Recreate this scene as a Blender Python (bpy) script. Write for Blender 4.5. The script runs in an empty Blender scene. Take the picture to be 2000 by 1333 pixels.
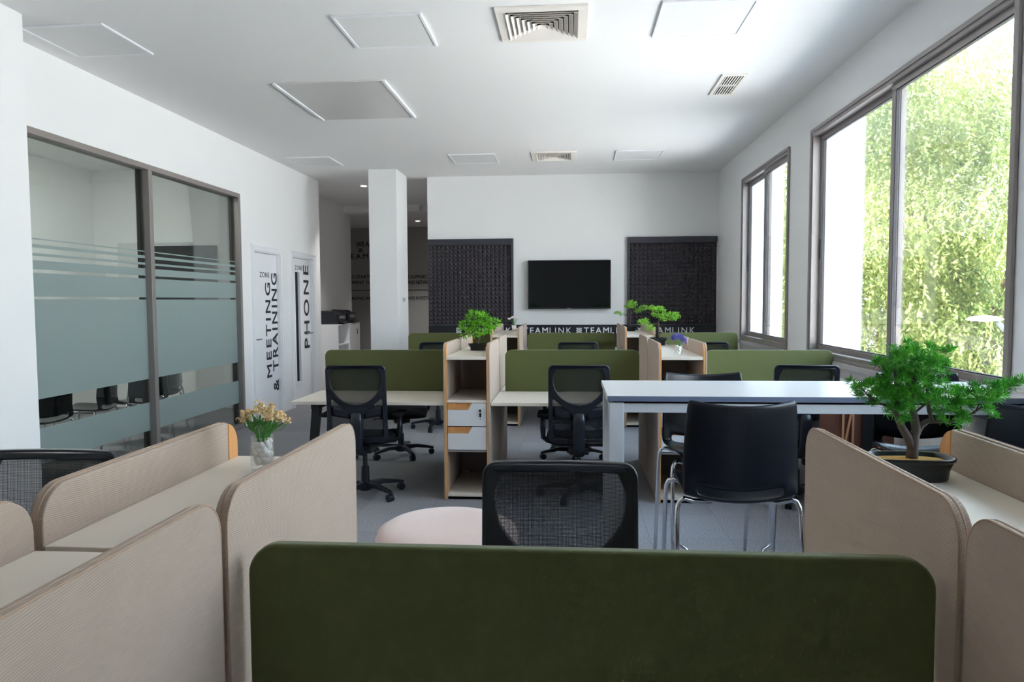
import bpy, bmesh, math, random
from mathutils import Vector, Matrix

S = bpy.context.scene
COL = S.collection
PI = math.pi

# ------------------------------------------------------------------ camera, world, sun, exposure
YAW, PITCH, ROLL, FPX = -0.0809, -0.0565, -0.00516, 1399.0
_f = Vector((math.sin(YAW) * math.cos(PITCH), math.cos(YAW) * math.cos(PITCH), math.sin(PITCH)))
_r0 = Vector((math.cos(YAW), -math.sin(YAW), 0))
_u0 = _r0.cross(_f)
_r = math.cos(ROLL) * _r0 + math.sin(ROLL) * _u0
_u = -math.sin(ROLL) * _r0 + math.cos(ROLL) * _u0
cam = bpy.data.objects.new('camera', bpy.data.cameras.new('camera'))
COL.objects.link(cam)
cam.matrix_world = Matrix(((_r.x, _u.x, -_f.x, 0), (_r.y, _u.y, -_f.y, 0), (_r.z, _u.z, -_f.z, 1.5), (0, 0, 0, 1)))
cam.data.sensor_fit = 'HORIZONTAL'
cam.data.sensor_width = 36.0
cam.data.lens = 36.0 * FPX / 2000.0
cam.data.clip_start = 0.05
cam.data.clip_end = 300
S.camera = cam

S.view_settings.view_transform = 'Standard'
S.view_settings.look = 'None'
S.view_settings.gamma = 1.0
S.view_settings.use_curve_mapping = False
S.view_settings.exposure = 1.16

cy = S.cycles
cy.use_denoising = True
cy.max_bounces = 9
cy.diffuse_bounces = 6
cy.glossy_bounces = 4
cy.transmission_bounces = 6
cy.transparent_max_bounces = 16
cy.sample_clamp_indirect = 6.0
cy.caustics_reflective = False
cy.caustics_refractive = False

W = bpy.data.worlds.new('daylight_sky')
S.world = W
W.use_nodes = True
nt = W.node_tree
bg = nt.nodes['Background']
tc = nt.nodes.new('ShaderNodeTexCoord')
sep = nt.nodes.new('ShaderNodeSeparateXYZ')
rmp = nt.nodes.new('ShaderNodeValToRGB')
nt.links.new(tc.outputs['Generated'], sep.inputs[0])
nt.links.new(sep.outputs['Z'], rmp.inputs[0])
nt.links.new(rmp.outputs[0], bg.inputs['Color'])
rmp.color_ramp.elements[0].position = 0.0
rmp.color_ramp.elements[0].color = (0.92, 0.96, 1.0, 1)
rmp.color_ramp.elements[1].position = 0.7
rmp.color_ramp.elements[1].color = (0.50, 0.72, 1.0, 1)
bg.inputs['Strength'].default_value = 5.0

sun = bpy.data.objects.new('sun', bpy.data.lights.new('sun', 'SUN'))
COL.objects.link(sun)
sun.data.energy = 28.0
sun.data.color = (1.0, 0.95, 0.86)
sun.data.angle = 0.02
sun.rotation_euler = Vector((0.55, -0.12, -0.82)).to_track_quat('-Z', 'Y').to_euler()

XL, XR, YB, YR, CH = -3.88, 2.16, 10.75, -3.6, 3.36     # left wall, right wall, back wall, rear wall, ceiling height

# windows in the right wall: y0, y1, z0, z1 (the last one outside the picture)
WINS = [(3.69, 6.67, 1.0, 2.99), (7.33, 9.25, 1.0, 2.99), (0.9, 2.9, 1.0, 2.99)]
for y0, y1, z0, z1 in WINS:                               # sky portals: only guide the sampling of the sky
    L = bpy.data.lights.new('sky_portal', 'AREA')
    L.shape = 'RECTANGLE'
    L.size, L.size_y = y1 - y0, z1 - z0
    L.cycles.is_portal = True
    o = bpy.data.objects.new('sky_portal', L)
    COL.objects.link(o)
    o.location = (XR + 0.3, (y0 + y1) / 2, (z0 + z1) / 2)
    o.rotation_euler = Matrix(((0, 0, 1), (1, 0, 0), (0, 1, 0))).to_euler()   # -Z points to -X, into the room


# ------------------------------------------------------------------ materials
def lin(r, g, b):
    f = lambda c: (c / 255) / 12.92 if c <= 10.3 else ((c / 255 + 0.055) / 1.055) ** 2.4
    return (f(r), f(g), f(b), 1.0)


def mat(name, rgb, rough=0.5, metal=0.0, spec=0.5, var=0.06, vscale=30.0, bump=0.0, bscale=200.0, coat=0.0, emit=None, estr=0.0):
    m = bpy.data.materials.new(name)
    m.use_nodes = True
    t = m.node_tree
    p = t.nodes['Principled BSDF']
    c = lin(*rgb)
    p.inputs['Roughness'].default_value = rough
    p.inputs['Metallic'].default_value = metal
    p.inputs['Specular IOR Level'].default_value = spec
    p.inputs['Coat Weight'].default_value = coat
    tcn = t.nodes.new('ShaderNodeTexCoord')
    nz = t.nodes.new('ShaderNodeTexNoise')
    nz.inputs['Scale'].default_value = vscale
    nz.inputs['Detail'].default_value = 3
    t.links.new(tcn.outputs['Object'], nz.inputs['Vector'])
    mx = t.nodes.new('ShaderNodeMix')
    mx.data_type = 'RGBA'
    mx.inputs['A'].default_value = tuple(x * (1 - var) for x in c[:3]) + (1,)
    mx.inputs['B'].default_value = tuple(min(1, x * (1 + var)) for x in c[:3]) + (1,)
    t.links.new(nz.outputs['Fac'], mx.inputs['Factor'])
    t.links.new(mx.outputs['Result'], p.inputs['Base Color'])
    if bump:
        n2 = t.nodes.new('ShaderNodeTexNoise')
        n2.inputs['Scale'].default_value = bscale
        t.links.new(tcn.outputs['Object'], n2.inputs['Vector'])
        bp = t.nodes.new('ShaderNodeBump')
        bp.inputs['Strength'].default_value = bump
        bp.inputs['Distance'].default_value = 0.002
        t.links.new(n2.outputs['Fac'], bp.inputs['Height'])
        t.links.new(bp.outputs[0], p.inputs['Normal'])
    if emit:
        p.inputs['Emission Color'].default_value = lin(*emit)
        p.inputs['Emission Strength'].default_value = estr
    return m


def weave(name, rgb, period, depth=0.12, rough=0.9, angle=0.9, cross=False, sheen=0.2):
    """woven cloth: thin diagonal twill lines in colour and height"""
    m = mat(name, rgb, rough, spec=0.15 if rough > 0.7 else 0.3, var=0.05, vscale=18)
    t = m.node_tree
    p = t.nodes['Principled BSDF']
    p.inputs['Sheen Weight'].default_value = sheen
    p.inputs['Sheen Roughness'].default_value = 0.6
    tcn = next(n for n in t.nodes if n.type == 'TEX_COORD')
    mp = t.nodes.new('ShaderNodeMapping')
    mp.inputs['Rotation'].default_value = (angle, angle, angle)
    t.links.new(tcn.outputs['Object'], mp.inputs['Vector'])
    wv = t.nodes.new('ShaderNodeTexWave')
    wv.inputs['Scale'].default_value = 0.314 / period
    wv.inputs['Distortion'].default_value = 0.6
    wv.inputs['Detail'].default_value = 1
    t.links.new(mp.outputs[0], wv.inputs['Vector'])
    fac = wv.outputs['Fac']
    if cross:
        w2 = t.nodes.new('ShaderNodeTexWave')
        w2.inputs['Scale'].default_value = 0.314 / period
        w2.bands_direction = 'Z'
        t.links.new(mp.outputs[0], w2.inputs['Vector'])
        mu = t.nodes.new('ShaderNodeMath')
        mu.operation = 'MULTIPLY'
        t.links.new(fac, mu.inputs[0])
        t.links.new(w2.outputs['Fac'], mu.inputs[1])
        fac = mu.outputs[0]
    mx0 = next(n for n in t.nodes if n.type == 'MIX')
    mr = t.nodes.new('ShaderNodeMapRange')
    mr.inputs['To Min'].default_value = 1 - depth
    mr.inputs['To Max'].default_value = 1 + depth
    t.links.new(fac, mr.inputs['Value'])
    vm = t.nodes.new('ShaderNodeVectorMath')
    vm.operation = 'SCALE'
    t.links.new(mx0.outputs['Result'], vm.inputs[0])
    t.links.new(mr.outputs[0], vm.inputs['Scale'])
    t.links.new(vm.outputs[0], p.inputs['Base Color'])
    bp = t.nodes.new('ShaderNodeBump')
    bp.inputs['Strength'].default_value = 0.35
    bp.inputs['Distance'].default_value = 0.001
    t.links.new(fac, bp.inputs['Height'])
    t.links.new(bp.outputs[0], p.inputs['Normal'])
    return m


def wood(name, a, b, scale=6):
    m = mat(name, a, 0.45)
    t = m.node_tree
    p = t.nodes['Principled BSDF']
    tcn = next(n for n in t.nodes if n.type == 'TEX_COORD')
    mp = t.nodes.new('ShaderNodeMapping')
    mp.inputs['Scale'].default_value = (14, 14, 1.2)
    t.links.new(tcn.outputs['Object'], mp.inputs['Vector'])
    nz = t.nodes.new('ShaderNodeTexNoise')
    nz.inputs['Scale'].default_value = scale
    nz.inputs['Detail'].default_value = 6
    t.links.new(mp.outputs[0], nz.inputs['Vector'])
    mx = next(n for n in t.nodes if n.type == 'MIX')
    mx.inputs['A'].default_value = lin(*a)
    mx.inputs['B'].default_value = lin(*b)
    t.links.new(nz.outputs['Fac'], mx.inputs['Factor'])
    return m


def glass(name, tint, gloss=0.06, rough=0.0, fres=0.6):
    m = bpy.data.materials.new(name)
    m.use_nodes = True
    t = m.node_tree
    t.nodes.remove(t.nodes['Principled BSDF'])
    out = t.nodes['Material Output']
    tr = t.nodes.new('ShaderNodeBsdfTransparent')
    tr.inputs[0].default_value = tint + (1,)
    gl = t.nodes.new('ShaderNodeBsdfGlossy')
    gl.inputs['Roughness'].default_value = rough
    fr = t.nodes.new('ShaderNodeLayerWeight')
    fr.inputs['Blend'].default_value = 0.12
    mr = t.nodes.new('ShaderNodeMath')
    mr.operation = 'MULTIPLY_ADD'
    mr.inputs[1].default_value = fres
    mr.inputs[2].default_value = gloss
    t.links.new(fr.outputs['Fresnel'], mr.inputs[0])
    mx = t.nodes.new('ShaderNodeMixShader')
    t.links.new(mr.outputs[0], mx.inputs[0])
    t.links.new(tr.outputs[0], mx.inputs[1])
    t.links.new(gl.outputs[0], mx.inputs[2])
    t.links.new(mx.outputs[0], out.inputs['Surface'])
    return m


def frosted(name, rgb):
    m = bpy.data.materials.new(name)
    m.use_nodes = True
    t = m.node_tree
    t.nodes.remove(t.nodes['Principled BSDF'])
    out = t.nodes['Material Output']
    d = t.nodes.new('ShaderNodeBsdfDiffuse')
    d.inputs[0].default_value = lin(*rgb)
    tl = t.nodes.new('ShaderNodeBsdfTranslucent')
    tl.inputs[0].default_value = lin(*rgb)
    nz = t.nodes.new('ShaderNodeTexNoise')
    nz.inputs['Scale'].default_value = 400
    mr = t.nodes.new('ShaderNodeMapRange')
    mr.inputs['To Min'].default_value = 0.36
    mr.inputs['To Max'].default_value = 0.44
    t.links.new(nz.outputs['Fac'], mr.inputs['Value'])
    mx = t.nodes.new('ShaderNodeMixShader')
    t.links.new(mr.outputs[0], mx.inputs[0])
    t.links.new(d.outputs[0], mx.inputs[1])
    t.links.new(tl.outputs[0], mx.inputs[2])
    gl = t.nodes.new('ShaderNodeBsdfGlossy')
    gl.inputs['Roughness'].default_value = 0.15
    m2 = t.nodes.new('ShaderNodeMixShader')
    m2.inputs[0].default_value = 0.04
    t.links.new(mx.outputs[0], m2.inputs[1])
    t.links.new(gl.outputs[0], m2.inputs[2])
    t.links.new(m2.outputs[0], out.inputs['Surface'])
    return m


def netting(name, rgb, period=0.0036, open_to=0.46):
    """see-through chair netting: threads in two directions with open holes"""
    m = bpy.data.materials.new(name)
    m.use_nodes = True
    t = m.node_tree
    p = t.nodes['Principled BSDF']
    p.inputs['Base Color'].default_value = lin(*rgb)
    p.inputs['Roughness'].default_value = 0.7
    out = t.nodes['Material Output']
    tcn = t.nodes.new('ShaderNodeTexCoord')
    sp = t.nodes.new('ShaderNodeSeparateXYZ')
    t.links.new(tcn.outputs['Object'], sp.inputs[0])
    fs = []
    for ax in ('X', 'Z'):
        a = t.nodes.new('ShaderNodeMath')
        a.operation = 'MULTIPLY'
        a.inputs[1].default_value = 1 / period
        t.links.new(sp.outputs[ax], a.inputs[0])
        b = t.nodes.new('ShaderNodeMath')
        b.operation = 'FRACT'
        t.links.new(a.outputs[0], b.inputs[0])
        c = t.nodes.new('ShaderNodeMath')
        c.operation = 'LESS_THAN'
        c.inputs[1].default_value = open_to
        t.links.new(b.outputs[0], c.inputs[0])
        fs.append(c)
    mu = t.nodes.new('ShaderNodeMath')
    mu.operation = 'MULTIPLY'
    t.links.new(fs[0].outputs[0], mu.inputs[0])
    t.links.new(fs[1].outputs[0], mu.inputs[1])
    tr = t.nodes.new('ShaderNodeBsdfTransparent')
    mx = t.nodes.new('ShaderNodeMixShader')
    t.links.new(mu.outputs[0], mx.inputs[0])
    t.links.new(p.outputs[0], mx.inputs[1])
    t.links.new(tr.outputs[0], mx.inputs[2])
    t.links.new(mx.outputs[0], out.inputs['Surface'])
    return m


def leafmat(name, a, b, trans=0.35, scale=3.0, rough=0.6):
    m = bpy.data.materials.new(name)
    m.use_nodes = True
    t = m.node_tree
    p = t.nodes['Principled BSDF']
    p.inputs['Roughness'].default_value = rough
    p.inputs['Specular IOR Level'].default_value = 0.3
    out = t.nodes['Material Output']
    tcn = t.nodes.new('ShaderNodeTexCoord')
    nz = t.nodes.new('ShaderNodeTexNoise')
    nz.inputs['Scale'].default_value = scale
    nz.inputs['Detail'].default_value = 4
    t.links.new(tcn.outputs['Object'], nz.inputs['Vector'])
    rp = t.nodes.new('ShaderNodeMapRange')
    rp.inputs['From Min'].default_value = 0.3
    rp.inputs['From Max'].default_value = 0.7
    t.links.new(nz.outputs['Fac'], rp.inputs['Value'])
    mx = t.nodes.new('ShaderNodeMix')
    mx.data_type = 'RGBA'
    mx.inputs['A'].default_value = lin(*a)
    mx.inputs['B'].default_value = lin(*b)
    t.links.new(rp.outputs[0], mx.inputs['Factor'])
    t.links.new(mx.outputs['Result'], p.inputs['Base Color'])
    tl = t.nodes.new('ShaderNodeBsdfTranslucent')
    t.links.new(mx.outputs['Result'], tl.inputs[0])
    ms = t.nodes.new('ShaderNodeMixShader')
    ms.inputs[0].default_value = trans
    t.links.new(p.outputs[0], ms.inputs[1])
    t.links.new(tl.outputs[0], ms.inputs[2])
    t.links.new(ms.outputs[0], out.inputs['Surface'])
    return m


def carpet():
    m = mat('carpet_tiles', (140, 139, 142), 0.95, spec=0.1)
    t = m.node_tree
    p = t.nodes['Principled BSDF']
    tcn = next(n for n in t.nodes if n.type == 'TEX_COORD')
    ck = t.nodes.new('ShaderNodeTexBrick')
    ck.offset = 0
    ck.inputs['Scale'].default_value = 1.0
    ck.inputs['Brick Width'].default_value = 0.5
    ck.inputs['Row Height'].default_value = 0.5
    ck.inputs['Mortar Size'].default_value = 0.002
    ck.inputs['Color1'].default_value = lin(137, 136, 140)
    ck.inputs['Color2'].default_value = lin(148, 146, 150)
    ck.inputs['Mortar'].default_value = lin(126, 126, 130)
    t.links.new(tcn.outputs['Object'], ck.inputs['Vector'])
    nz = t.nodes.new('ShaderNodeTexNoise')
    nz.inputs['Scale'].default_value = 140
    nz.inputs['Detail'].default_value = 6
    t.links.new(tcn.outputs['Object'], nz.inputs['Vector'])
    mr = t.nodes.new('ShaderNodeMapRange')
    mr.inputs['From Min'].default_value = 0.3
    mr.inputs['From Max'].default_value = 0.7
    mr.inputs['To Min'].default_value = 0.45
    mr.inputs['To Max'].default_value = 1.5
    t.links.new(nz.outputs['Fac'], mr.inputs['Value'])
    vm = t.nodes.new('ShaderNodeVectorMath')
    vm.operation = 'SCALE'
    t.links.new(ck.outputs['Color'], vm.inputs[0])
    t.links.new(mr.outputs[0], vm.inputs['Scale'])
    t.links.new(vm.outputs[0], p.inputs['Base Color'])
    bp = t.nodes.new('ShaderNodeBump')
    bp.inputs['Strength'].default_value = 0.5
    bp.inputs['Distance'].default_value = 0.004
    t.links.new(nz.outputs['Fac'], bp.inputs['Height'])
    t.links.new(bp.outputs[0], p.inputs['Normal'])
    return m


M = dict(
    wall=mat('white_wall_paint', (238, 238, 238), 0.85, spec=0.2, var=0.01, vscale=2, bump=0.05, bscale=90),
    ceiling=mat('white_ceiling_paint', (238, 237, 236), 0.9, spec=0.2, var=0.015, vscale=1.5),
    greywall=mat('grey_wall_paint', (176, 175, 172), 0.85, spec=0.2, var=0.02, vscale=2),
    carpet=carpet(),
    alu=mat('grey_aluminium', (146, 139, 137), 0.4, 0.3, var=0.04),
    darkalu=mat('dark_gasket', (40, 38, 40), 0.5),
    sill=mat('pale_grey_sill', (168, 165, 170), 0.5, var=0.05, vscale=5),
    door=mat('white_door_lacquer', (240, 241, 244), 0.35, var=0.01),
    letter=mat('black_lettering', (38, 40, 48), 0.6, var=0.0),
    letterblack=mat('wall_lettering_black', (12, 12, 12), 0.6, var=0.0),
    whiteletter=mat('white_lettering', (245, 245, 245), 0.5, var=0.0),
    steel=mat('brushed_steel', (170, 170, 172), 0.3, 1.0),
    chrome=mat('chrome', (225, 226, 230), 0.09, 1.0, var=0.0),
    white=mat('white_laminate', (231, 221, 208), 0.35, var=0.015, vscale=4),
    drawer=mat('white_drawer_front', (224, 224, 226), 0.4, var=0.015, vscale=4),
    greyboard=mat('grey_board', (150, 142, 138), 0.6, var=0.03),
    wood=wood('orange_beech', (222, 166, 108), (200, 138, 78)),
    beige=weave('beige_twill', (174, 156, 141), 0.0034, 0.10),
    piping=mat('beige_piping', (176, 152, 132), 0.9, spec=0.1, bump=0.4, bscale=900),
    green=weave('olive_green_cloth', (84, 90, 42), 0.0024, 0.13, rough=0.62, angle=0.75, cross=True, sheen=0.2),
    black=mat('black_plastic', (21, 25, 35), 0.32, var=0.05),
    blacksoft=mat('black_upholstery', (20, 20, 24), 0.85, spec=0.2, bump=0.4, bscale=600),
    blackmetal=mat('black_powder_coat', (22, 23, 27), 0.45, var=0.04),
    shell=mat('black_shell_plastic', (16, 19, 27), 0.27, spec=0.5, var=0.05, bump=0.06, bscale=900),
    net=netting('black_netting', (14, 15, 20)),
    whitesteel=mat('white_steel', (206, 209, 214), 0.35, 0.1, var=0.02),
    tvblack=mat('black_screen', (6, 6, 8), 0.06, spec=0.6, var=0.0, coat=0.3),
    foam=mat('charcoal_foam', (76, 71, 76), 0.95, spec=0.15, var=0.12, vscale=60, bump=0.3, bscale=500),
    foamframe=mat('charcoal_board', (52, 52, 62), 0.6, var=0.04),
    band=mat('navy_black_board', (22, 24, 34), 0.5, var=0.04),
    pink=weave('blush_velvet', (228, 200, 192), 0.003, 0.03, rough=0.95, sheen=0.5),
    glass=glass('window_glass', (0.96, 0.98, 0.97), 0.03),
    greyglass=glass('partition_glass', (0.76, 0.80, 0.78), 0.08),
    darkglass=glass('dark_door_glass', (0.10, 0.11, 0.11), 0.08),
    frost=frosted('frosted_film', (172, 187, 185)),
    vaseglass=glass('clear_vase_glass', (0.985, 0.99, 0.99), 0.03, 0.0, 0.3),
    pebble=mat('white_pebbles', (250, 249, 246), 0.5, var=0.1),
    pot=mat('black_glazed_pot', (20, 21, 25), 0.25),
    soil=mat('golden_gravel', (186, 140, 62), 0.95, var=0.5, vscale=220, bump=0.9, bscale=300),
    bark=mat('grey_brown_bark', (92, 82, 78), 0.85, var=0.4, vscale=60, bump=0.8, bscale=140),
    darkbark=mat('dark_brown_bark', (62, 46, 40), 0.85, var=0.3, vscale=60, bump=0.6, bscale=140),
    needle=leafmat('green_pine_needles', (30, 122, 24), (104, 196, 62), 0.2, 30, 0.4),
    leafy=leafmat('fresh_green_leaves', (60, 150, 30), (150, 205, 60), 0.25, 40, 0.4),
    cloudleaf=leafmat('bright_cloud_leaves', (70, 150, 40), (170, 215, 80), 0.25, 40, 0.4),
    stem=mat('green_stems', (84, 150, 62), 0.6, var=0.2),
    peach=mat('peach_petals', (255, 224, 182), 0.7, var=0.15, vscale=90),
    lilac=mat('lilac_petals', (104, 92, 190), 0.7, var=0.25, vscale=90),
    petal=mat('white_petals', (246, 236, 240), 0.7, var=0.05),
    lampglass=mat('lit_lamp_disc', (255, 240, 220), 0.5, emit=(255, 226, 190), estr=18),
    brown=wood('reddish_brown_wood', (118, 76, 62), (92, 58, 48)),
    palewood=wood('pale_batten_wood', (214, 160, 122), (196, 140, 104)),
    facade=mat('white_render', (244, 244, 244), 0.9, spec=0.2, var=0.01),
    ground=mat('pale_paving', (208, 201, 198), 0.9, spec=0.2, var=0.1, vscale=2),
    willow=leafmat('drooping_leaves', (52, 74, 36), (176, 184, 112), 0.25, 0.55, 0.6),  # clump-sized tones paint dark gaps and depth into the foliage
    willow_dark=leafmat('shaded_leaves', (86, 116, 52), (150, 172, 92), 0.35, 1.5, 0.6),
    trunk=mat('tree_bark', (96, 82, 68), 0.9, var=0.3, vscale=12, bump=0.8, bscale=30),
    panel=mat('white_lamp_panel', (232, 232, 231), 0.6, var=0.01),
    hatch=mat('satin_grey_panel', (208, 206, 204), 0.35, 0.0, var=0.02, vscale=2),
    vent=mat('cream_vent_metal', (236, 230, 222), 0.5, var=0.01),
    dark=mat('black_parts_and_shade', (14, 13, 14), 0.9, spec=0.1),  # black parts; also paints the shade in vents and table gap
    red=mat('red_plastic', (190, 30, 40), 0.4),
    greyplastic=mat('grey_plastic', (120, 122, 126), 0.45),
    taupe=mat('taupe_shell', (150, 135, 128), 0.5),
    greywhite=mat('grey_white_laminate', (212, 211, 212), 0.3, var=0.015, vscale=4),
    edge=mat('slate_blue_edge_band', (96, 106, 130), 0.45, var=0.02),
    fillpanel=mat('added_fill_glow', (255, 255, 250), 0.6, emit=(250, 250, 246), estr=15.0),  # glow of the panel added to brighten the meeting room
)


# ------------------------------------------------------------------ mesh helpers
class MB:
    def __init__(self):
        self.bm = bmesh.new()

    def box(self, x0, y0, z0, x1, y1, z1):
        v = [self.bm.verts.new(p) for p in ((x0, y0, z0), (x1, y0, z0), (x1, y1, z0), (x0, y1, z0), (x0, y0, z1), (x1, y0, z1), (x1, y1, z1), (x0, y1, z1))]
        for f in ((3, 2, 1, 0), (4, 5, 6, 7), (0, 1, 5, 4), (1, 2, 6, 5), (2, 3, 7, 6), (3, 0, 4, 7)):
            self.bm.faces.new([v[i] for i in f])
        return self

    def hexa(self, bot, top):
        v = [self.bm.verts.new(p) for p in list(bot) + list(top)]
        for f in ((3, 2, 1, 0), (4, 5, 6, 7), (0, 1, 5, 4), (1, 2, 6, 5), (2, 3, 7, 6), (3, 0, 4, 7)):
            self.bm.faces.new([v[i] for i in f])
        return self

    def bar(self, a, b, w, h):
        """straight bar of section w x h from a to b"""
        a, b = Vector(a), Vector(b)
        d = (b - a).normalized()
        s = d.cross(Vector((0, 0, 1)))
        s = s.normalized() if s.length > 1e-4 else Vector((1, 0, 0))
        u = s.cross(d).normalized()
        c = [(-w / 2, -h / 2), (w / 2, -h / 2), (w / 2, h / 2), (-w / 2, h / 2)]
        return self.hexa([a + s * p + u * q for p, q in c], [b + s * p + u * q for p, q in c])

    def tube(self, pts, r, n=8, closed=False):
        P = [Vector(p) for p in pts]
        R = r if isinstance(r, (list, tuple)) else [r] * len(P)
        N = len(P)
        prev = None
        rings = []
        for i, p in enumerate(P):
            if closed:
                d = P[(i + 1) % N] - P[i - 1]
            else:
                d = P[min(i + 1, N - 1)] - P[max(i - 1, 0)]
            d.normalize()
            if prev is None:
                s = d.cross(Vector((0, 0, 1)))
                if s.length < 1e-3:
                    s = d.cross(Vector((1, 0, 0)))
            else:
                s = prev - d * prev.dot(d)
            s.normalize()
            prev = s
            u = d.cross(s)
            rings.append([self.bm.verts.new(p + (s * math.cos(2 * PI * k / n) + u * math.sin(2 * PI * k / n)) * R[i]) for k in range(n)])
        for i in range(N if closed else N - 1):
            a, b = rings[i], rings[(i + 1) % N]
            for k in range(n):
                self.bm.faces.new((a[k], a[(k + 1) % n], b[(k + 1) % n], b[k]))
        if not closed:
            self.bm.faces.new(rings[0][::-1])
            self.bm.faces.new(rings[-1])
        return self

    def lathe(self, prof, c=(0, 0, 0), n=24, sx=1.0, sy=1.0, cap=True):
        rings = [[self.bm.verts.new((c[0] + r * sx * math.cos(2 * PI * k / n), c[1] + r * sy * math.sin(2 * PI * k / n), c[2] + z)) for k in range(n)] for r, z in prof]
        for a, b in zip(rings, rings[1:]):
            for k in range(n):
                self.bm.faces.new((a[k], a[(k + 1) % n], b[(k + 1) % n], b[k]))
        if cap:
            self.bm.faces.new(rings[0][::-1])
            self.bm.faces.new(rings[-1])
        return self

    def loft(self, loops):
        """closed loops of equal length, joined and capped"""
        rings = [[self.bm.verts.new(p) for p in L] for L in loops]
        n = len(rings[0])
        for a, b in zip(rings, rings[1:]):
            for k in range(n):
                self.bm.faces.new((a[k], a[(k + 1) % n], b[(k + 1) % n], b[k]))
        self.bm.faces.new(rings[0][::-1])
        self.bm.faces.new(rings[-1])
        return self

    def grid(self, fn, nu, nv, skip=None):
        V = [[self.bm.verts.new(fn(i / nu, j / nv)) for j in range(nv + 1)] for i in range(nu + 1)]
        for i in range(nu):
            for j in range(nv):
                if skip and skip(i, j):
                    continue
                self.bm.faces.new((V[i][j], V[i + 1][j], V[i + 1][j + 1], V[i][j + 1]))
        return self

    def quad(self, *pts):
        self.bm.faces.new([self.bm.verts.new(p) for p in pts])
        return self

    def mesh(self, me, fn=None):
        """add a mesh, its points sent through fn"""
        off = [self.bm.verts.new(fn(v.co) if fn else v.co) for v in me.vertices]
        for p in me.polygons:
            try:
                self.bm.faces.new([off[i] for i in p.vertices])
            except ValueError:
                pass
        return self

    def placed(self, mtx, fn):
        n = len(self.bm.verts)
        fn(self)
        bmesh.ops.transform(self.bm, matrix=mtx, verts=list(self.bm.verts)[n:])
        return self

    def build(self, name, m, parent=None, loc=None, smooth=False, bevel=0.0, seg=2, fix=True, **props):
        if fix:
            bmesh.ops.recalc_face_normals(self.bm, faces=self.bm.faces[:])
        me = bpy.data.meshes.new(name)
        self.bm.to_mesh(me)
        self.bm.free()
        for q in (m if isinstance(m, (list, tuple)) else [m]):
            me.materials.append(q)
        if smooth:
            for p in me.polygons:
                p.use_smooth = True
        o = bpy.data.objects.new(name, me)
        COL.objects.link(o)
        if parent is not None:
            o.parent = parent
        if loc is not None:
            o.location = loc
        if bevel:
            b = o.modifiers.new('edge', 'BEVEL')
            b.width = bevel
            b.segments = seg
            b.limit_method = 'ANGLE'
            b.angle_limit = 0.6
            b.harden_normals = False
        for k, v in props.items():
            o[k] = v
        return o


def subsurf(o, n=1):
    s = o.modifiers.new('smooth', 'SUBSURF')
    s.levels = s.render_levels = n
    return o


def solid(o, t, off=0.0):
    s = o.modifiers.new('thickness', 'SOLIDIFY')
    s.thickness = t
    s.offset = off
    return o


def thing(name, label, cat, loc=(0, 0, 0), rz=0.0, group=None):
    o = bpy.data.objects.new(name, None)
    o.empty_display_size = 0.1
    COL.objects.link(o)
    o.location = loc
    o.rotation_euler = (0, 0, rz)
    o['label'] = label
    o['category'] = cat
    if group:
        o['group'] = group
    return o


def tag(o, label, cat, group=None):
    o['label'] = label
    o['category'] = cat
    if group:
        o['group'] = group
    return o


def struct(o, label=None):
    o['kind'] = 'structure'
    if label:
        o['label'] = label
    return o


def kids(o):
    return [c for c in bpy.data.objects if c.parent == o]


def copy_tree(o, parent=None):
    c = o.copy()
    COL.objects.link(c)
    if parent is not None:
        c.parent = parent
    for k in kids(o):
        copy_tree(k, c)
    return c


def dup(o, loc, rz, label, group=None):
    c = copy_tree(o)
    c.location = loc
    c.rotation_euler = (0, 0, rz)
    c['label'] = label
    if group:
        c['group'] = group
    return c


def rr(x0, y0, x1, y1, r, n=6):
    """rounded rectangle; r = one radius or (bottom-left, bottom-right, top-right, top-left)"""
    rs = r if isinstance(r, (tuple, list)) else (r,) * 4
    out = []
    for (cx, cy, a0), q in zip(((x0, y0, PI), (x1, y0, 1.5 * PI), (x1, y1, 0), (x0, y1, 0.5 * PI)), rs):
        sx, sy = (1 if cx == x0 else -1), (1 if cy == y0 else -1)
        if q < 1e-4:
            out.append((cx, cy))
            continue
        for k in range(n + 1):
            a = a0 + 0.5 * PI * k / n
            out.append((cx + sx * q + q * math.cos(a), cy + sy * q + q * math.sin(a)))
    return out


def dense(pts, step):
    out = []
    for i, a in enumerate(pts):
        b = pts[(i + 1) % len(pts)]
        n = max(1, int(math.hypot(b[0] - a[0], b[1] - a[1]) / step))
        out += [(a[0] + (b[0] - a[0]) * k / n, a[1] + (b[1] - a[1]) * k / n) for k in range(n)]
    return out


def shape(outer, holes=(), thick=0.02, bevel=0.0, res=2):
    """flat plate with holes in the xy plane, thickness along z, as a mesh"""
    cu = bpy.data.curves.new('plate', 'CURVE')
    cu.dimensions = '2D'
    cu.fill_mode = 'BOTH'
    for L in [outer] + list(holes):
        sp = cu.splines.new('POLY')
        sp.points.add(len(L) - 1)
        for p, q in zip(sp.points, L):
            p.co = (q[0], q[1], 0, 1)
        sp.use_cyclic_u = True
    cu.extrude = max(0.0, thick / 2 - bevel)
    cu.bevel_depth = bevel
    cu.bevel_resolution = res
    cu.offset = -bevel
    o = bpy.data.objects.new('plate', cu)
    COL.objects.link(o)
    dg = bpy.context.evaluated_depsgraph_get()
    me = bpy.data.meshes.new_from_object(o.evaluated_get(dg))
    bpy.data.objects.remove(o)
    bpy.data.curves.remove(cu)
    return me


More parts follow.
